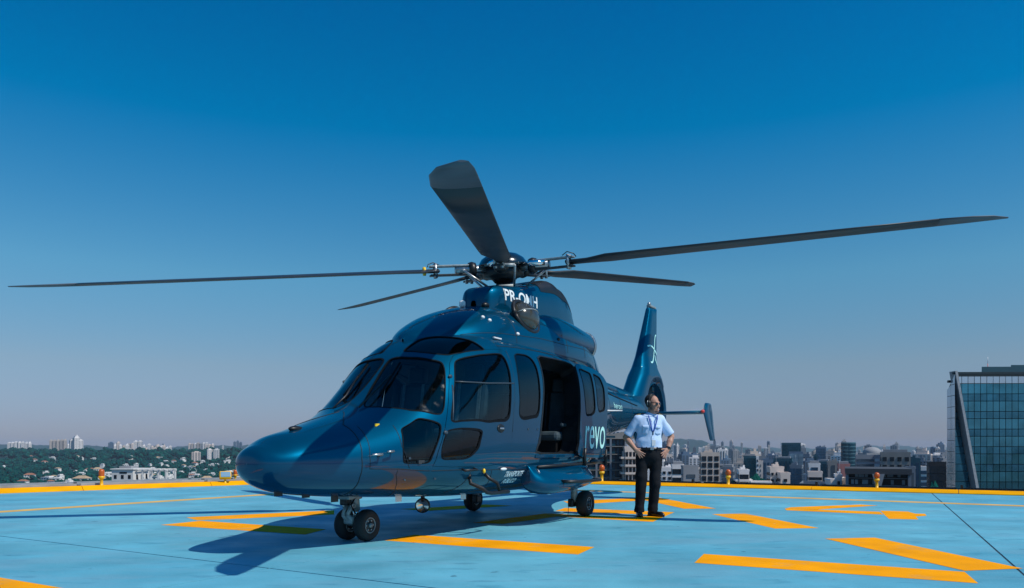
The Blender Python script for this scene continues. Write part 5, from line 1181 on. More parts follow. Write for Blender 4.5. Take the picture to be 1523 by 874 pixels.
# ---- main rotor
TILT = -0.1298; HUBC = Vector((0, 0, 3.59)); RN = Vector((-TILT, 0, 1)).normalized()
RX = Vector((1, 0, TILT)).normalized(); RY = RN.cross(RX)
mast = MB().tube([Vector((0.0, 0, 3.05)), HUBC - RN * 0.12], [0.13, 0.10], 20).build('rotor_mast', M['black'], heli)
MB().lathe([(0.0, 0.235), (0.10, 0.23), (0.22, 0.20), (0.31, 0.14), (0.36, 0.06), (0.36, 0.03), (0.0, 0.03)], HUBC, RN, 40).build('hub_cap', M['gloss'], mast)
MB().lathe([(0.0, -0.20), (0.13, -0.20), (0.17, -0.15), (0.30, -0.12), (0.30, -0.02), (0.22, 0.03), (0.0, 0.03)], HUBC, RN, 32).build('rotor_hub', M['black'], mast)
MB().lathe([(0.14, -0.30), (0.27, -0.29), (0.27, -0.25), (0.14, -0.23)], HUBC, RN, 32).build('swashplate', M['alu'], mast)
for k in range(5):
    th = 0.3682 + k * 2 * PI / 5
    wd = Vector((math.cos(th), -math.sin(th), 0)); d0 = Vector((wd.dot(HU), wd.dot(HL), 0))
    d = (RX * d0.x + RY * d0.y).normalized(); tn = RN.cross(d)        # chordwise; blades turn clockwise seen from above, so the leading edge is at -tn
    def bp(r, c, h): return HUBC + d * r + tn * c + RN * h
    cone = lambda r: -0.004 * max(0, r - 0.9)
    ST = [(0.95, 0.05, 0.16, 0.060, 8), (1.25, 0.06, 0.16, 0.055, 9), (1.55, 0.19, 0.20, 0.052, 9), (1.9, 0.193, 0.193, 0.050, 8.5), (3.0, 0.193, 0.193, 0.048, 7.5), (4.5, 0.193, 0.193, 0.046, 6), (5.55, 0.193, 0.193, 0.042, 5)]
    def section(r, lead, trail, th_, deg):
        ch = lead + trail; a = R(deg); out = []
        for x, y in airfoil(1.0, 0.13, 9):
            cc = -lead + x * ch; hh = y / 0.065 * th_ / 2; c2 = cc * math.cos(a) + hh * math.sin(a); h2 = -cc * math.sin(a) + hh * math.cos(a)
            out.append(bp(r, c2, h2 + cone(r)))
        return out
    bl = loft([section(*s) for s in ST], 'rotor_blade', M['blade'], mast)
    loft([section(5.552, 0.193, 0.193, 0.042, 5), section(5.9, 0.150, 0.193, 0.036, 4.5), section(6.12, 0.07, 0.19, 0.028, 4), section(6.3, -0.10, 0.17, 0.014, 4)], 'blade_tip', M['blade_tip'], bl)
    if k == 2: MB().tube([bp(1.13, 0.0, 0), bp(1.165, 0.0, 0)], 0.062, 12).build('blade_band', M['yellow'], bl)
    sl = MB().tube([bp(0.20, 0, 0.0), bp(0.42, 0, 0), bp(0.70, 0, 0)], [0.075, 0.06, 0.075], 12).build('blade_sleeve', M['steel'], mast)
    for q in (-1, 1):
        MB().box(bp(0.79, 0, q * 0.062), (0.56, 0.13, 0.026), ax=(d, tn, RN)).build('sleeve_plate', M['alu'] if q > 0 else M['rim'], sl, bevel=0.006)
        MB().tube([bp(0.99, q * 0.045, -0.10), bp(0.99, q * 0.045, 0.10)], 0.024, 8).build('blade_pin', M['steel'], sl)
    MB().lathe([(0.05, -0.05), (0.10, -0.05), (0.115, 0.0), (0.10, 0.05), (0.05, 0.05)], bp(0.46, 0, 0), d, 16).build('elastic_bearing', M['black'], sl)
    MB().tube([bp(0.62, 0.02, -0.02), bp(0.62, 0.20, -0.03)], 0.026, 8).build('pitch_horn', M['alu'], sl)
    MB().tube([bp(0.62, 0.20, -0.03), HUBC + (d * 0.27 + tn * 0.16) - RN * 0.27], 0.017, 8).build('pitch_link', M['steel'], sl)
    MB().tube([bp(0.30, -0.10, 0.02), bp(0.44, -0.15, 0.02), bp(0.46, -0.155, 0.02), bp(0.66, -0.07, 0.02)], [0.02, 0.02, 0.042, 0.042], 10).build('lag_damper', M['chrome'], sl)
    MB().tube([bp(0.92, -0.06, 0.09), bp(1.0, -0.09, 0.13), bp(1.08, -0.04, 0.10), bp(1.1, 0, 0.06)], 0.007, 6).build('bonding_wire', M['black'], sl)
for t in (0.5, 1.6, 2.7, 3.9, 5.2): MB().tube([Vector((0.30 * math.cos(t), 0.26 * math.sin(t), 3.1)), HUBC + RX * 0.24 * math.cos(t) + RY * 0.24 * math.sin(t) - RN * 0.27], 0.02, 8).build('servo_rod', M['black'], mast)
MB().tube([(0.18, -0.2, 3.2), HUBC + RX * 0.25 - RY * 0.12 - RN * 0.25], 0.016, 6).build('scissor_link', M['alu'], mast)

# ---- lettering
def lettering(txt, name, m, parent, fn, w, h, shear=0.0, track=1.0, bold=0.0):
    cu = bpy.data.curves.new(name, 'FONT'); cu.body = txt; cu.space_character = track; cu.fill_mode = 'FRONT'; cu.resolution_u = 6; cu.offset = bold
    ob = bpy.data.objects.new(name, cu); COL.objects.link(ob); dg = bpy.context.evaluated_depsgraph_get()
    me = bpy.data.meshes.new_from_object(ob.evaluated_get(dg)); bpy.data.objects.remove(ob); bpy.data.curves.remove(cu)
    bm = bmesh.new(); bm.from_mesh(me); bmesh.ops.subdivide_edges(bm, edges=[e for e in bm.edges if e.calc_length() > 0.2], cuts=2); bm.to_mesh(me); bm.free()
    c = np.array([v.co[:] for v in me.vertices]); mn, mx = c.min(0), c.max(0)
    u = (c[:, 0] - mn[0]) / (mx[0] - mn[0]); v = (c[:, 1] - mn[1]) / (mx[1] - mn[1])
    for vert, uu, vv in zip(me.vertices, u * w + v * h * shear, v * h): vert.co = fn(float(uu), float(vv))
    me.materials.clear(); return link(name, me, m, parent)
def side_fn(tab, x0, z0, off=0.004, move=(0, 0, 0)):
    mv = Vector(move); return lambda u, v: on(tab, x0 - u, zang(tab, x0 - u, z0 + v), off) + mv
lettering('revo', 'lettering', M['letter'], sdoor, side_fn(FUS, 0.83, 0.99, move=MV), 0.72, 0.33, 0.10)
lettering('PR-OMH', 'registration_lettering', M['letterw'], heli, side_fn(MAST, 0.50, 3.025), 0.80, 0.165, bold=0.022)
lettering('TRANSPORTE', 'lettering', M['letterw'], heli, side_fn(FUS, 1.62, 0.655), 0.44, 0.068, 0.3, bold=0.03)
lettering('PÚBLICO', 'lettering', M['letterw'], heli, side_fn(FUS, 1.56, 0.575), 0.30, 0.068, 0.3, bold=0.03)
lettering('heron', 'lettering', M['letter'], heli, side_fn(FUS, -3.05, 1.70), 0.55, 0.10, 0.1)
# emblem on the fin: thin crossing strokes
def fin_pt(x, z): x = x + 0.13; return Vector((x, float(fin_half(np.array([x]), np.array([z]))[1][0]) + 0.004, z))
for st in ([(-6.52, 3.42), (-6.46, 3.41), (-6.41, 3.32), (-6.36, 3.15), (-6.30, 3.0), (-6.22, 2.86), (-6.12, 2.79), (-6.03, 2.80)],
           [(-5.98, 3.13), (-6.12, 3.16), (-6.28, 3.13), (-6.42, 3.05), (-6.50, 2.99)], [(-6.35, 2.97), (-6.37, 2.86), (-6.44, 2.76)]):
    P = chaikin(st, 2, False); V = []; F = []
    for i, p in enumerate(P):
        a, b = P[max(i - 1, 0)], P[min(i + 1, len(P) - 1)]; t = Vector((b[0] - a[0], b[1] - a[1])).normalized(); n_ = Vector((-t.y, t.x)) * 0.017
        V += [fin_pt(p[0] + n_.x, p[1] + n_.y), fin_pt(p[0] - n_.x, p[1] - n_.y)]
    F = [(2 * i, 2 * i + 1, 2 * i + 3, 2 * i + 2) for i in range(len(P) - 1)]
    pobj('emblem_stroke', V, F, M['letter'], heli)

# ------------------------------------------------------------------ the pilot
class Field:
    """signed distance field on a grid; grown from tapered capsules and ellipsoids, meshed as one surface"""
    def __init__(s, lo, hi, h): s.lo = np.array(lo, float); s.h = h; s.n = np.ceil((np.array(hi) - s.lo) / h).astype(int) + 1; s.D = np.full(s.n, 0.2, np.float32)
    def _blk(s, lo, hi, m):
        a = np.clip(np.floor((np.array(lo) - m - s.lo) / s.h).astype(int), 0, s.n - 1); b = np.clip(np.ceil((np.array(hi) + m - s.lo) / s.h).astype(int) + 1, 1, s.n)
        if np.any(b <= a): return None
        g = np.meshgrid(*[s.lo[k] + s.h * np.arange(a[k], b[k]) for k in range(3)], indexing='ij'); return (slice(a[0], b[0]), slice(a[1], b[1]), slice(a[2], b[2])), np.stack(g, -1)
    def _put(s, sl, d, k, sub):
        o = s.D[sl]; d = d.astype(np.float32)
        if sub: d = -d; h = np.clip(0.5 - 0.5 * (d + o * 0 - o) / -k, 0, 1) if False else None; s.D[sl] = np.maximum(o, d); return
        h = np.clip(0.5 + 0.5 * (o - d) / k, 0, 1); s.D[sl] = o * (1 - h) + d * h - k * h * (1 - h)
    def cap(s, p, q, r0, r1, k=0.02, flat=None):
        """tapered capsule; flat = (axis, factor) squashes it"""
        p, q = np.array(p, float), np.array(q, float); m = max(r0, r1) + k + 0.02; b = s._blk(np.minimum(p, q), np.maximum(p, q), m)
        if b is None: return s
        sl, P = b; ba = q - p; L = ba @ ba + 1e-12; t = np.clip(((P - p) @ ba) / L, 0, 1); v = P - p - t[..., None] * ba
        if flat is not None: ax = np.array(flat[0], float); c = v @ ax; v = v + (c * (1 / flat[1] - 1))[..., None] * ax
        s._put(sl, np.linalg.norm(v, axis=-1) - (r0 + (r1 - r0) * t), k, False); return s
    def ell(s, c, r, k=0.02, sub=False, rot=None):
        c, r = np.array(c, float), np.array(r, float); m = r.max() + k + 0.02; b = s._blk(c, c, m)
        if b is None: return s
        sl, P = b; v = P - c
        if rot is not None: v = v @ rot
        q = v / r; l = np.linalg.norm(q, axis=-1); g = np.linalg.norm(q / r, axis=-1) + 1e-9; s._put(sl, l * (l - 1) / g, k, sub); return s
    def mesh(s):
        D = s.D; n = D.shape; ins = D < 0
        c = np.zeros(tuple(k - 1 for k in n), np.int8)
        for i in (0, 1):
            for j in (0, 1):
                for k in (0, 1): c += ins[i:n[0] - 1 + i, j:n[1] - 1 + j, k:n[2] - 1 + k]
        act = (c > 0) & (c < 8); idx = np.argwhere(act); vid = -np.ones(act.shape, np.int64); vid[act] = np.arange(len(idx))
        acc = np.zeros((len(idx), 3)); cnt = np.zeros(len(idx)); cs = [np.array(x) for x in ((0,0,0),(1,0,0),(0,1,0),(1,1,0),(0,0,1),(1,0,1),(0,1,1),(1,1,1))]
        for a in range(8):
            for b in range(a + 1, 8):
                if np.abs(cs[a] - cs[b]).sum() != 1: continue
                da = D[tuple((idx + cs[a]).T)]; db = D[tuple((idx + cs[b]).T)]; m = (da < 0) != (db < 0)
                t = da[m] / (da[m] - db[m]); acc[m] += cs[a] + t[:, None] * (cs[b] - cs[a]); cnt[m] += 1
        V = s.lo + s.h * (idx + acc / cnt[:, None]); F = []
        for ax in range(3):
            o = [k for k in range(3) if k != ax]; sl0 = [slice(1, -1)] * 3; A = ins
            i0 = [slice(None)] * 3; i1 = [slice(None)] * 3; i0[ax] = slice(0, -1); i1[ax] = slice(1, None)
            a, b = ins[tuple(i0)], ins[tuple(i1)]; e = np.argwhere(a != b)
            if not len(e): continue
            e = e[(e[:, o[0]] > 0) & (e[:, o[1]] > 0) & (e[:, o[0]] < n[o[0]] - 1) & (e[:, o[1]] < n[o[1]] - 1)]
            d0 = np.zeros(3, int); d0[o[0]] = 1; d1 = np.zeros(3, int); d1[o[1]] = 1
            q = np.stack([vid[tuple((e - d0 - d1).T)], vid[tuple((e - d1).T)], vid[tuple(e.T)], vid[tuple((e - d0).T)]], 1)
            inside = a[tuple(e.T)]; fl = inside if ax != 1 else ~inside
            q[~fl] = q[~fl][:, ::-1]; F.append(q)
        return V, np.concatenate(F)
    def build(s, name, m, parent, smooth=2):
        V, F = s.mesh(); me = bpy.data.meshes.new(name); me.from_pydata(V.tolist(), [], F.tolist()); me.update()
        if smooth:
            bm = bmesh.new(); bm.from_mesh(me)
            for _ in range(smooth): bmesh.ops.smooth_vert(bm, verts=bm.verts, factor=0.4, use_axis_x=True, use_axis_y=True, use_axis_z=True)
            bm.to_mesh(me); bm.free()
        me.polygons.foreach_set('use_smooth', [True] * len(me.polygons)); return link(name, me, m, parent)
PX, PY = 2.0, 11.30
pil = thing('person', (PX, PY, 0), 'man in pale blue uniform shirt, black trousers and headset, standing with hands on hips', 'person')
def skin_mat():
    m = mat('skin', (0.42, 0.225, 0.16), 0.55, var=0.08, vscale=14); b = m.node_tree.nodes['Principled BSDF']
    b.inputs['Subsurface Weight'].default_value = 0.08; b.inputs['Subsurface Radius'].default_value = (0.02, 0.008, 0.004); return m
M['skin'] = skin_mat(); M['hair'] = mat('dark_hair', (0.010, 0.008, 0.007), 0.6, var=0.3, vscale=40, bump=0.5, bscale=120)
M['shirt'] = mat('pale_blue_cotton', (0.50, 0.66, 0.90), 0.85, spec=0.1, var=0.06, vscale=10, bump=0.25, bscale=16); M['trouser'] = mat('black_wool', (0.008, 0.010, 0.014), 0.85, var=0.2, vscale=12, bump=0.4, bscale=14, spec=0.2)
M['shoe'] = mat('black_leather', (0.007, 0.007, 0.008), 0.3, var=0.2, vscale=20); M['lany'] = mat('blue_ribbon', (0.02, 0.09, 0.42), 0.6, var=0.05); M['gold'] = mat('gold_braid', (0.62, 0.40, 0.06), 0.45, 0.3, var=0.2, vscale=60)
M['badge'] = mat('white_badge', (0.66, 0.70, 0.74), 0.35, var=0.05)
TW_ = R(10)                                              # the chest is turned a little to the viewer's right
def rt(p, a=TW_):                                        # local: x viewer's right, -y towards the camera
    return (p[0] * math.cos(a) - p[1] * math.sin(a), p[0] * math.sin(a) + p[1] * math.cos(a), p[2])
HD = R(48)                                               # the head looks further round
def hp(p):
    p = (p[0], p[1] - (p[2] - 1.63) * 0.13, p[2] + p[1] * 0.13); q = (p[0] * math.cos(HD) - p[1] * math.sin(HD), p[0] * math.sin(HD) + p[1] * math.cos(HD), p[2])
    return (q[0] + 0.055, q[1] - 0.005, q[2])
HR = np.array([[math.cos(HD), math.sin(HD), 0], [-math.sin(HD), math.cos(HD), 0], [0, 0, 1.0]]).T
SHL, SHR = rt((-0.168, 0.02, 1.425)), rt((0.18, 0.02, 1.425))
ELL, ELR = (-0.325, 0.06, 1.155), (0.345, 0.09, 1.165)
WRL, WRR = (-0.215, -0.085, 0.985), (0.275, -0.02, 0.985)
bd = Field((-0.46, -0.26, -0.01), (0.48, 0.26, 1.80), 0.006)
# head
hc = hp((0, 0, 1.655))
bd.ell(hp((0, 0.012, 1.672)), (0.076, 0.094, 0.098), 0.01, rot=HR).ell(hp((0, -0.025, 1.60)), (0.062, 0.070, 0.085), 0.03, rot=HR)
bd.cap(hp((-0.03, -0.055, 1.555)), hp((0.03, -0.055, 1.555)), 0.030, 0.030, 0.03).ell(hp((0, -0.078, 1.548)), (0.024, 0.020, 0.018), 0.02)     # jaw, chin
bd.cap(hp((0, -0.082, 1.66)), hp((0, -0.108, 1.617)), 0.010, 0.015, 0.012).ell(hp((-0.014, -0.096, 1.613)), (0.009, 0.011, 0.009), 0.008).ell(hp((0.014, -0.096, 1.613)), (0.009, 0.011, 0.009), 0.008)  # nose
bd.cap(hp((-0.032, -0.082, 1.672)), hp((0.032, -0.082, 1.672)), 0.012, 0.012, 0.02)                                           # brow
bd.cap(hp((-0.02, -0.088, 1.584)), hp((0.02, -0.088, 1.584)), 0.008, 0.008, 0.010).cap(hp((-0.016, -0.086, 1.573)), hp((0.016, -0.086, 1.573)), 0.008, 0.008, 0.008)    # lips
for q in (-1, 1):
    bd.ell(hp((q * 0.045, -0.06, 1.615)), (0.024, 0.02, 0.022), 0.03); bd.ell(hp((q * 0.077, 0.012, 1.635)), (0.012, 0.022, 0.032), 0.008, rot=HR)
# neck and trunk
bd.cap((0.035, 0.015, 1.42), (0.045, 0.01, 1.575), 0.062, 0.056, 0.03)
bd.cap(rt((-0.14, 0.02, 1.42)), rt((0.15, 0.02, 1.42)), 0.055, 0.055, 0.05)
bd.ell(rt((0, 0.005, 1.28)), (0.175, 0.105, 0.17), 0.05).ell((0, 0.0, 1.06), (0.155, 0.10, 0.17), 0.06).ell((0, 0.0, 0.93), (0.155, 0.105, 0.12), 0.05)
# arms
for S_, E_, W_ in ((SHL, ELL, WRL), (SHR, ELR, WRR)):
    bd.cap(S_, E_, 0.056, 0.043, 0.03).cap(E_, tuple(np.array(E_) * 0.6 + np.array(W_) * 0.4), 0.043, 0.043, 0.02).cap(tuple(np.array(E_) * 0.6 + np.array(W_) * 0.4), W_, 0.043, 0.029, 0.02)
# hands: palm, four bent fingers, thumb
def hand(W_, fwd, spread, up, fingers, thumb):
    W_ = np.array(W_); f = np.array(fwd, float); f /= np.linalg.norm(f); u = np.array(up, float); u -= f * (u @ f); u /= np.linalg.norm(u); sd_ = np.cross(f, u) * spread
    bd.cap(W_, W_ + f * 0.03, 0.027, 0.031, 0.015, (u, 0.75)); 
    for k in (-0.026, -0.009, 0.009, 0.026): bd.cap(W_ + f * 0.02 + sd_ * k * 0.6, W_ + f * 0.088 + sd_ * k, 0.017, 0.0125, 0.012)
    for (k, l, sp, cu) in fingers:
        b = W_ + f * 0.088 + sd_ * k; d1 = f + sd_ * sp - u * cu * 0.5; d1 /= np.linalg.norm(d1); m = b + d1 * l * 0.5; d2 = f + sd_ * sp * 1.1 - u * cu; d2 /= np.linalg.norm(d2); e = m + d2 * l * 0.32; d3 = f + sd_ * sp * 1.1 - u * cu * 1.5; d3 /= np.linalg.norm(d3)
        bd.cap(b - d1 * 0.012, m, 0.0108, 0.0095, 0.004).cap(m, e, 0.0098, 0.0088, 0.004).cap(e, e + d3 * l * 0.2, 0.0088, 0.0074, 0.004)
    b = W_ + f * 0.03 + sd_ * thumb[0] * 0.024; d = f * 0.65 + sd_ * thumb[0] * 0.75 - u * 0.15; d /= np.linalg.norm(d)
    bd.cap(b, b + d * 0.045, 0.0155, 0.0125, 0.008).cap(b + d * 0.045, b + d * 0.045 + (d + f * 0.3) / 1.25 * 0.035, 0.0120, 0.0095, 0.004)
FG = [(-0.027, 0.070, -0.34, 0.10), (-0.009, 0.080, -0.12, 0.08), (0.009, 0.076, 0.10, 0.10), (0.027, 0.060, 0.34, 0.12)]
hand(WRL, (0.62, -0.20, -0.62), 1, (-0.35, -0.90, 0.1), FG, (-1,))
hand(WRR, (-0.55, -0.42, -0.66), 1, (0.40, -0.88, 0.1), FG, (1,))
body = bd.build('body', M['skin'], pil, 1)
# shirt
def cloth_noise(V, N, amp, sc, seed=0):
    r = np.random.RandomState(seed); o = np.zeros(len(V))
    for k in range(7): d = r.normal(size=3); d /= np.linalg.norm(d); o += np.sin(V @ d * sc * r.uniform(0.6, 1.6) + r.rand() * 6.28)
    return V + N * (amp * o / 3)[:, None]
def cloth(field, name, m, parent, amp, sc, seed, zclip=None):
    V, F = field.mesh(); me = bpy.data.meshes.new(name); me.from_pydata(V.tolist(), [], F.tolist()); me.update(); bm = bmesh.new(); bm.from_mesh(me)
    for _ in range(2): bmesh.ops.smooth_vert(bm, verts=bm.verts, factor=0.4, use_axis_x=True, use_axis_y=True, use_axis_z=True)
    bm.normal_update(); P = np.array([v.co[:] for v in bm.verts]); N = np.array([v.normal[:] for v in bm.verts]); Q = cloth_noise(P, N, amp, sc, seed)
    for v, q in zip(bm.verts, Q): v.co = q
    for pl in (zclip or []):
        if len(pl) == 3: fs = [f for f in bm.faces if f.calc_center_median().x * pl[2] > 0.222 and f.calc_center_median().z > 1.0]; gm = list({e for f in fs for e in f.edges}) + list({v for f in fs for v in f.verts}) + fs
        else: gm = bm.verts[:] + bm.edges[:] + bm.faces[:]
        bmesh.ops.bisect_plane(bm, geom=gm, plane_co=pl[0], plane_no=pl[1], clear_outer=True)
    bm.to_mesh(me); bm.free(); me.polygons.foreach_set('use_smooth', [True] * len(me.polygons)); return link(name, me, m, parent)
sh = Field((-0.46, -0.26, 0.9), (0.48, 0.26, 1.56), 0.007)
sh.cap(rt((-0.130, 0.015, 1.418)), rt((0.14, 0.015, 1.418)), 0.064, 0.064, 0.05).ell(rt((0, 0.0, 1.29)), (0.194, 0.128, 0.19), 0.06).ell((0.0, -0.005, 1.10), (0.190, 0.132, 0.16), 0.06).ell((0, -0.005, 0.99), (0.182, 0.128, 0.09), 0.05)
sh.cap(rt((0.02, 0.015, 1.45)), rt((0.035, 0.01, 1.49)), 0.082, 0.066, 0.03)
for S_, E_ in ((SHL, ELL), (SHR, ELR)):
    S_, E_ = np.array(S_), np.array(E_); sh.cap(S_, S_ + (E_ - S_) * 0.80, 0.061, 0.068, 0.03)
shirt = cloth(sh, 'shirt', M['shirt'], pil, 0.0085, 30, 2, [((0, 0, 0.985), (0, 0, -1)), (tuple(np.array(SHL) + (np.array(ELL) - np.array(SHL)) * 0.86), tuple(np.array(ELL) - np.array(SHL)), -1), (tuple(np.array(SHR) + (np.array(ELR) - np.array(SHR)) * 0.86), tuple(np.array(ELR) - np.array(SHR)), 1)])
# collar, placket, pockets, buttons
col = MB()
for q in (-1, 1):
    P = [rt((0.035 + q * 0.012, -0.072, 1.455)), rt((0.035 + q * 0.075, -0.085, 1.42)), rt((0.035 + q * 0.088, -0.03, 1.475)), rt((0.035 + q * 0.07, 0.05, 1.505)), rt((0.035, 0.075, 1.515))]
    P2 = [rt((0.035 + q * 0.010, -0.064, 1.475)), rt((0.035 + q * 0.06, -0.062, 1.475)), rt((0.035 + q * 0.068, -0.02, 1.505)), rt((0.035 + q * 0.055, 0.04, 1.53)), rt((0.035, 0.06, 1.54))]
    col.add(P + P2, [(i, i + 1, i + 6, i + 5) for i in range(4)], True)
co_ = col.build('collar', M['shirt'], shirt); sm = co_.modifiers.new('thick', 'SOLIDIFY'); sm.thickness = 0.008
def chest_y(x, z): # front surface of the shirt
    ys = np.arange(-0.24, 0.0, 0.004); i, k = int(round((x - sh.lo[0]) / sh.h)), int(round((z - sh.lo[2]) / sh.h)); col_ = sh.D[i, :, k] < 0
    if not col_.any(): return -0.05
    j = np.argmax(col_); return sh.lo[1] + sh.h * j - 0.006
pk = MB(); V = []; zz = np.linspace(0.995, 1.43, 16)
for z in zz: x = 0.022; V += [(x - 0.016, chest_y(x - 0.016, z) - 0.002, z), (x + 0.016, chest_y(x + 0.016, z) - 0.002, z)]
pk.add(V, [(2 * i, 2 * i + 1, 2 * i + 3, 2 * i + 2) for i in range(15)], True); p_ = pk.build('placket', M['shirt'], shirt); p_.modifiers.new('thick', 'SOLIDIFY').thickness = 0.006
for z in np.linspace(1.03, 1.39, 6): MB().ell((0.022, chest_y(0.022, z) - 0.006, z), (0.006, 0.003, 0.006), nu=8, nv=5).build('button', M['white'], shirt)
for xc in (-0.072, 0.108):
    g = MB(); V = []; xs_ = np.linspace(xc - 0.046, xc + 0.046, 7); zs2 = np.linspace(1.20, 1.325, 7)
    for z in zs2:
        for x in xs_: V.append((x, chest_y(x, z) - 0.003, z - (0.012 if z < 1.21 and abs(x - xc) < 0.03 else 0)))
    g.add(V, [(r * 7 + c, r * 7 + c + 1, r * 7 + c + 8, r * 7 + c + 7) for r in range(6) for c in range(6)], True); g_ = g.build('chest_pocket', M['shirt'], shirt); g_.modifiers.new('thick', 'SOLIDIFY').thickness = 0.007
    g = MB(); V = []
    for z in (1.288, 1.305, 1.332):
        for x in xs_: V.append((x * 1.0, chest_y(x, z) - 0.010, z - (0.014 * (1 - abs(x - xc) / 0.046) if z < 1.29 else 0)))
    g.add(V, [(r * 7 + c, r * 7 + c + 1, r * 7 + c + 8, r * 7 + c + 7) for r in range(2) for c in range(6)], True); g_ = g.build('pocket_flap', M['shirt'], shirt); g_.modifiers.new('thick', 'SOLIDIFY').thickness = 0.006
for x, q in ((-0.135, -1), (0.165, 1)):
    c = Vector(rt((x, 0.02, 1.492))); ax = (Vector((0.86, 0.15, -q * 0.38)).normalized(),); a1 = Vector((-0.17, 0.98, 0)); a1 = (a1 - ax[0] * a1.dot(ax[0])).normalized(); ax = (ax[0], a1, ax[0].cross(a1))
    ep = MB().box(c, (0.105, 0.055, 0.016), ax=ax).build('epaulette', M['black'], shirt, bevel=0.004)
    for k in range(3): MB().box(c + ax[0] * q * (0.038 - 0.020 * k) + ax[2] * 0.001, (0.011, 0.058, 0.020), ax=ax).build('gold_stripe', M['gold'], ep)
# lanyard with badge
for q in (-1, 1):
    zz = np.linspace(1.475, 1.235, 12); V = []
    for z in zz:
        t = (z - 1.235) / 0.24; x = 0.045 + q * (0.006 + 0.062 * t**0.8) - 0.01 * (1 - t); y = min(chest_y(x, min(z, 1.44)), chest_y(0.04, 1.40) + (0.05 if z > 1.44 else 0.0)) - 0.017; V += [(x - 0.0095, y, z), (x + 0.0095, y, z)]
    g = MB().add(V, [(2 * i, 2 * i + 1, 2 * i + 3, 2 * i + 2) for i in range(11)], True).build('lanyard', M['lany'], pil); g.modifiers.new('thick', 'SOLIDIFY').thickness = 0.004
MB().box((0.036, chest_y(0.036, 1.21) - 0.012, 1.215), (0.016, 0.008, 0.05)).build('badge_clip', M['black'], pil, bevel=0.003)
MB().box((0.045, chest_y(0.045, 1.08) - 0.014, 1.075), (0.055, 0.004, 0.085)).build('badge', M['badge'], pil, bevel=0.002)
# trousers
tr_ = Field((-0.28, -0.26, 0.03), (0.30, 0.28, 1.05), 0.007)
tr_.ell((0, 0.0, 0.97), (0.188, 0.13, 0.09), 0.04).ell((0, 0.005, 0.88), (0.196, 0.135, 0.13), 0.05)
LEGS = (((-0.092, 0.0, 0.84), (-0.118, -0.015, 0.47), (-0.135, 0.02, 0.095)), ((0.098, 0.0, 0.84), (0.085, -0.02, 0.47), (0.062, 0.03, 0.105)))
for a, b, c in LEGS: tr_.cap(a, b, 0.100, 0.074, 0.03).cap(b, c, 0.074, 0.070, 0.03).cap(c, (c[0], c[1] - 0.01, c[2] + 0.03), 0.078, 0.072, 0.02)
trs = cloth(tr_, 'trousers', M['trouser'], pil, 0.0075, 24, 5, [((0, 0, 1.005), (0, 0, 1)), ((0, 0, 0.062), (0, 0, -1))])
sec_ = [(x, y) for x, y in [(0.194 * math.cos(t), 0.137 * math.sin(t) - 0.003) for t in np.linspace(0, 2 * PI, 40, endpoint=False)]]
V = [(x, y, z) for z in (0.972, 1.008) for x, y in sec_]; be = pobj('belt', V, [(i, (i + 1) % 40, (i + 1) % 40 + 40, i + 40) for i in range(40)], M['shoe'], trs, True); be.modifiers.new('thick', 'SOLIDIFY').thickness = 0.008
MB().box((0.02, -0.149, 0.99), (0.05, 0.012, 0.036)).build('belt_buckle', M['steel'], trs, bevel=0.004)
for x in (-0.12, -0.06, 0.1): MB().box((x, -0.137 * math.sqrt(1 - (x / 0.194)**2) - 0.008, 0.988), (0.012, 0.008, 0.055)).build('belt_loop', M['trouser'], trs)
# shoes
for (ax_, ay_, dx, dy) in ((-0.137, 0.02, -0.10, -1.0), (0.068, 0.03, 0.62, -0.78)):
    d = np.array([dx, dy]) / math.hypot(dx, dy); g = Field((-0.28, -0.34, -0.002), (0.36, 0.2, 0.16), 0.006); a = np.array([ax_, ay_])
    def q3(s_, z, o=0.0): p = a + d * s_ + np.array([-d[1], d[0]]) * o; return (p[0], p[1], z)
    g.cap(q3(-0.055, 0.042), q3(0.03, 0.042), 0.041, 0.042, 0.02).cap(q3(0.03, 0.038), q3(0.15, 0.032), 0.044, 0.040, 0.02).cap(q3(0.15, 0.030), q3(0.185, 0.027), 0.040, 0.028, 0.02).cap(q3(-0.02, 0.05), q3(-0.01, 0.13), 0.045, 0.048, 0.02)
    sh_ = g.build('shoe', M['shoe'], pil, 1); sh_.data.transform(Matrix.Translation((0, 0, 0)))
    for v in sh_.data.vertices: v.co.z = max(v.co.z, 0.003)
    so = MB(); pts = [q3(-0.10, 0, 0), q3(-0.085, 0, 0.034), q3(-0.02, 0, 0.040), q3(0.05, 0, 0.044), q3(0.13, 0, 0.047), q3(0.18, 0, 0.034), q3(0.215, 0, 0.0)]; pts += [q3(0.18, 0, -0.034), q3(0.13, 0, -0.044), q3(0.05, 0, -0.040), q3(-0.02, 0, -0.038), q3(-0.085, 0, -0.034)]
    so.prism([(p[0], p[1]) for p in pts], 0.001, 0.018).build('sole', M['rubber'], sh_)
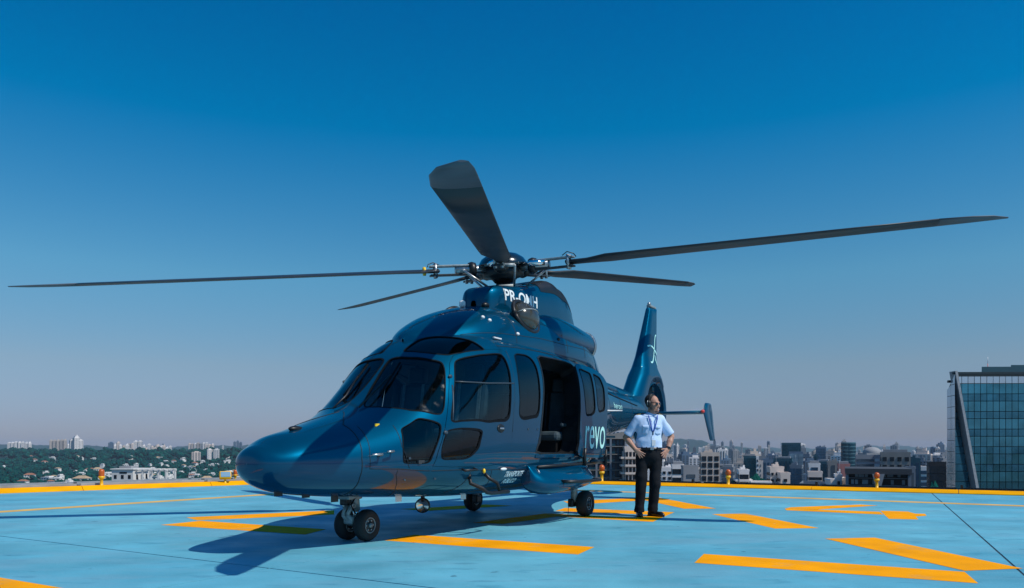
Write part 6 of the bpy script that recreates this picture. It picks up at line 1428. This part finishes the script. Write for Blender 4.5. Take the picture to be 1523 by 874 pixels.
# hair, headset, sunglasses, beard shadow, watch
hr = Field((-0.12, -0.16, 1.5), (0.24, 0.16, 1.80), 0.005)
hr.ell(hp((0, 0.042, 1.690)), (0.083, 0.092, 0.095), 0.01, rot=HR)
hair = hr.build('hair', M['hair'], pil, 1)
M['beard'] = mat('short_beard', (0.19, 0.11, 0.085), 0.8, var=0.3, vscale=60)
bf = Field((-0.12, -0.16, 1.48), (0.24, 0.16, 1.70), 0.005); bf.cap(hp((-0.052, -0.020, 1.575)), hp((-0.02, -0.074, 1.550)), 0.024, 0.022, 0.02).cap(hp((0.052, -0.020, 1.575)), hp((0.02, -0.074, 1.550)), 0.024, 0.022, 0.02).cap(hp((-0.02, -0.076, 1.548)), hp((0.02, -0.076, 1.548)), 0.022, 0.022, 0.02)
bf.cap(hp((-0.024, -0.091, 1.594)), hp((0.024, -0.091, 1.594)), 0.006, 0.006, 0.006)
bf.build('beard', M['beard'], pil, 1)
gl2 = MB().tube([hp((-0.078, -0.02, 1.662)), hp((-0.066, -0.092, 1.664)), hp((0.066, -0.092, 1.664)), hp((0.078, -0.02, 1.662))], 0.0045, 6).build('sunglasses', M['black'], pil)
M['shade'] = mat('dark_lens', (0.004, 0.004, 0.005), 0.06, 0.0, 1.0)
for q in (-1, 1): MB().ell(hp((q * 0.034, -0.094, 1.650)), (0.030, 0.010, 0.022), (Vector((math.cos(HD), math.sin(HD), 0)), Vector((-math.sin(HD), math.cos(HD), 0)), Vector((0, 0, 1)))).build('lens', M['shade'], gl2)
AX = (Vector((math.cos(HD), math.sin(HD), 0)), Vector((-math.sin(HD), math.cos(HD), 0)), Vector((0, 0, 1)))
hs = MB().tube([hp((0.088 * math.cos(t), 0.02, 1.672 + 0.112 * math.sin(t))) for t in np.linspace(0, PI, 18)], 0.010, 8).build('headset', M['black'], pil)
for q in (-1, 1):
    MB().ell(hp((q * 0.095, 0.015, 1.640)), (0.030, 0.042, 0.055), AX).build('ear_cup', M['black'], hs)
    MB().tube([hp((q * 0.118, 0.015, 1.69)), hp((q * 0.128, 0.015, 1.66)), hp((q * 0.126, 0.012, 1.615))], 0.005, 6).build('cup_yoke', M['steel'], hs)
MB().tube([hp((-0.118, -0.01, 1.60)), hp((-0.095, -0.07, 1.575)), hp((-0.04, -0.112, 1.575))], 0.0045, 6).build('mic_boom', M['black'], hs)
MB().ell(hp((-0.022, -0.118, 1.576)), (0.016, 0.010, 0.010), AX).build('microphone', M['steel'], hs)
wv = Vector(WRR); wd = (Vector(WRR) - Vector(ELR)).normalized(); wc = wv - wd * 0.015
wt = MB().lathe([(0.036, -0.012), (0.038, -0.010), (0.038, 0.010), (0.036, 0.012)], wc, wd, 20).build('watch_strap', M['black'], pil)
MB().ell(wc + Vector((0.006, -0.036, 0.004)), (0.022, 0.008, 0.022)).build('watch_case', M['shade'], wt)
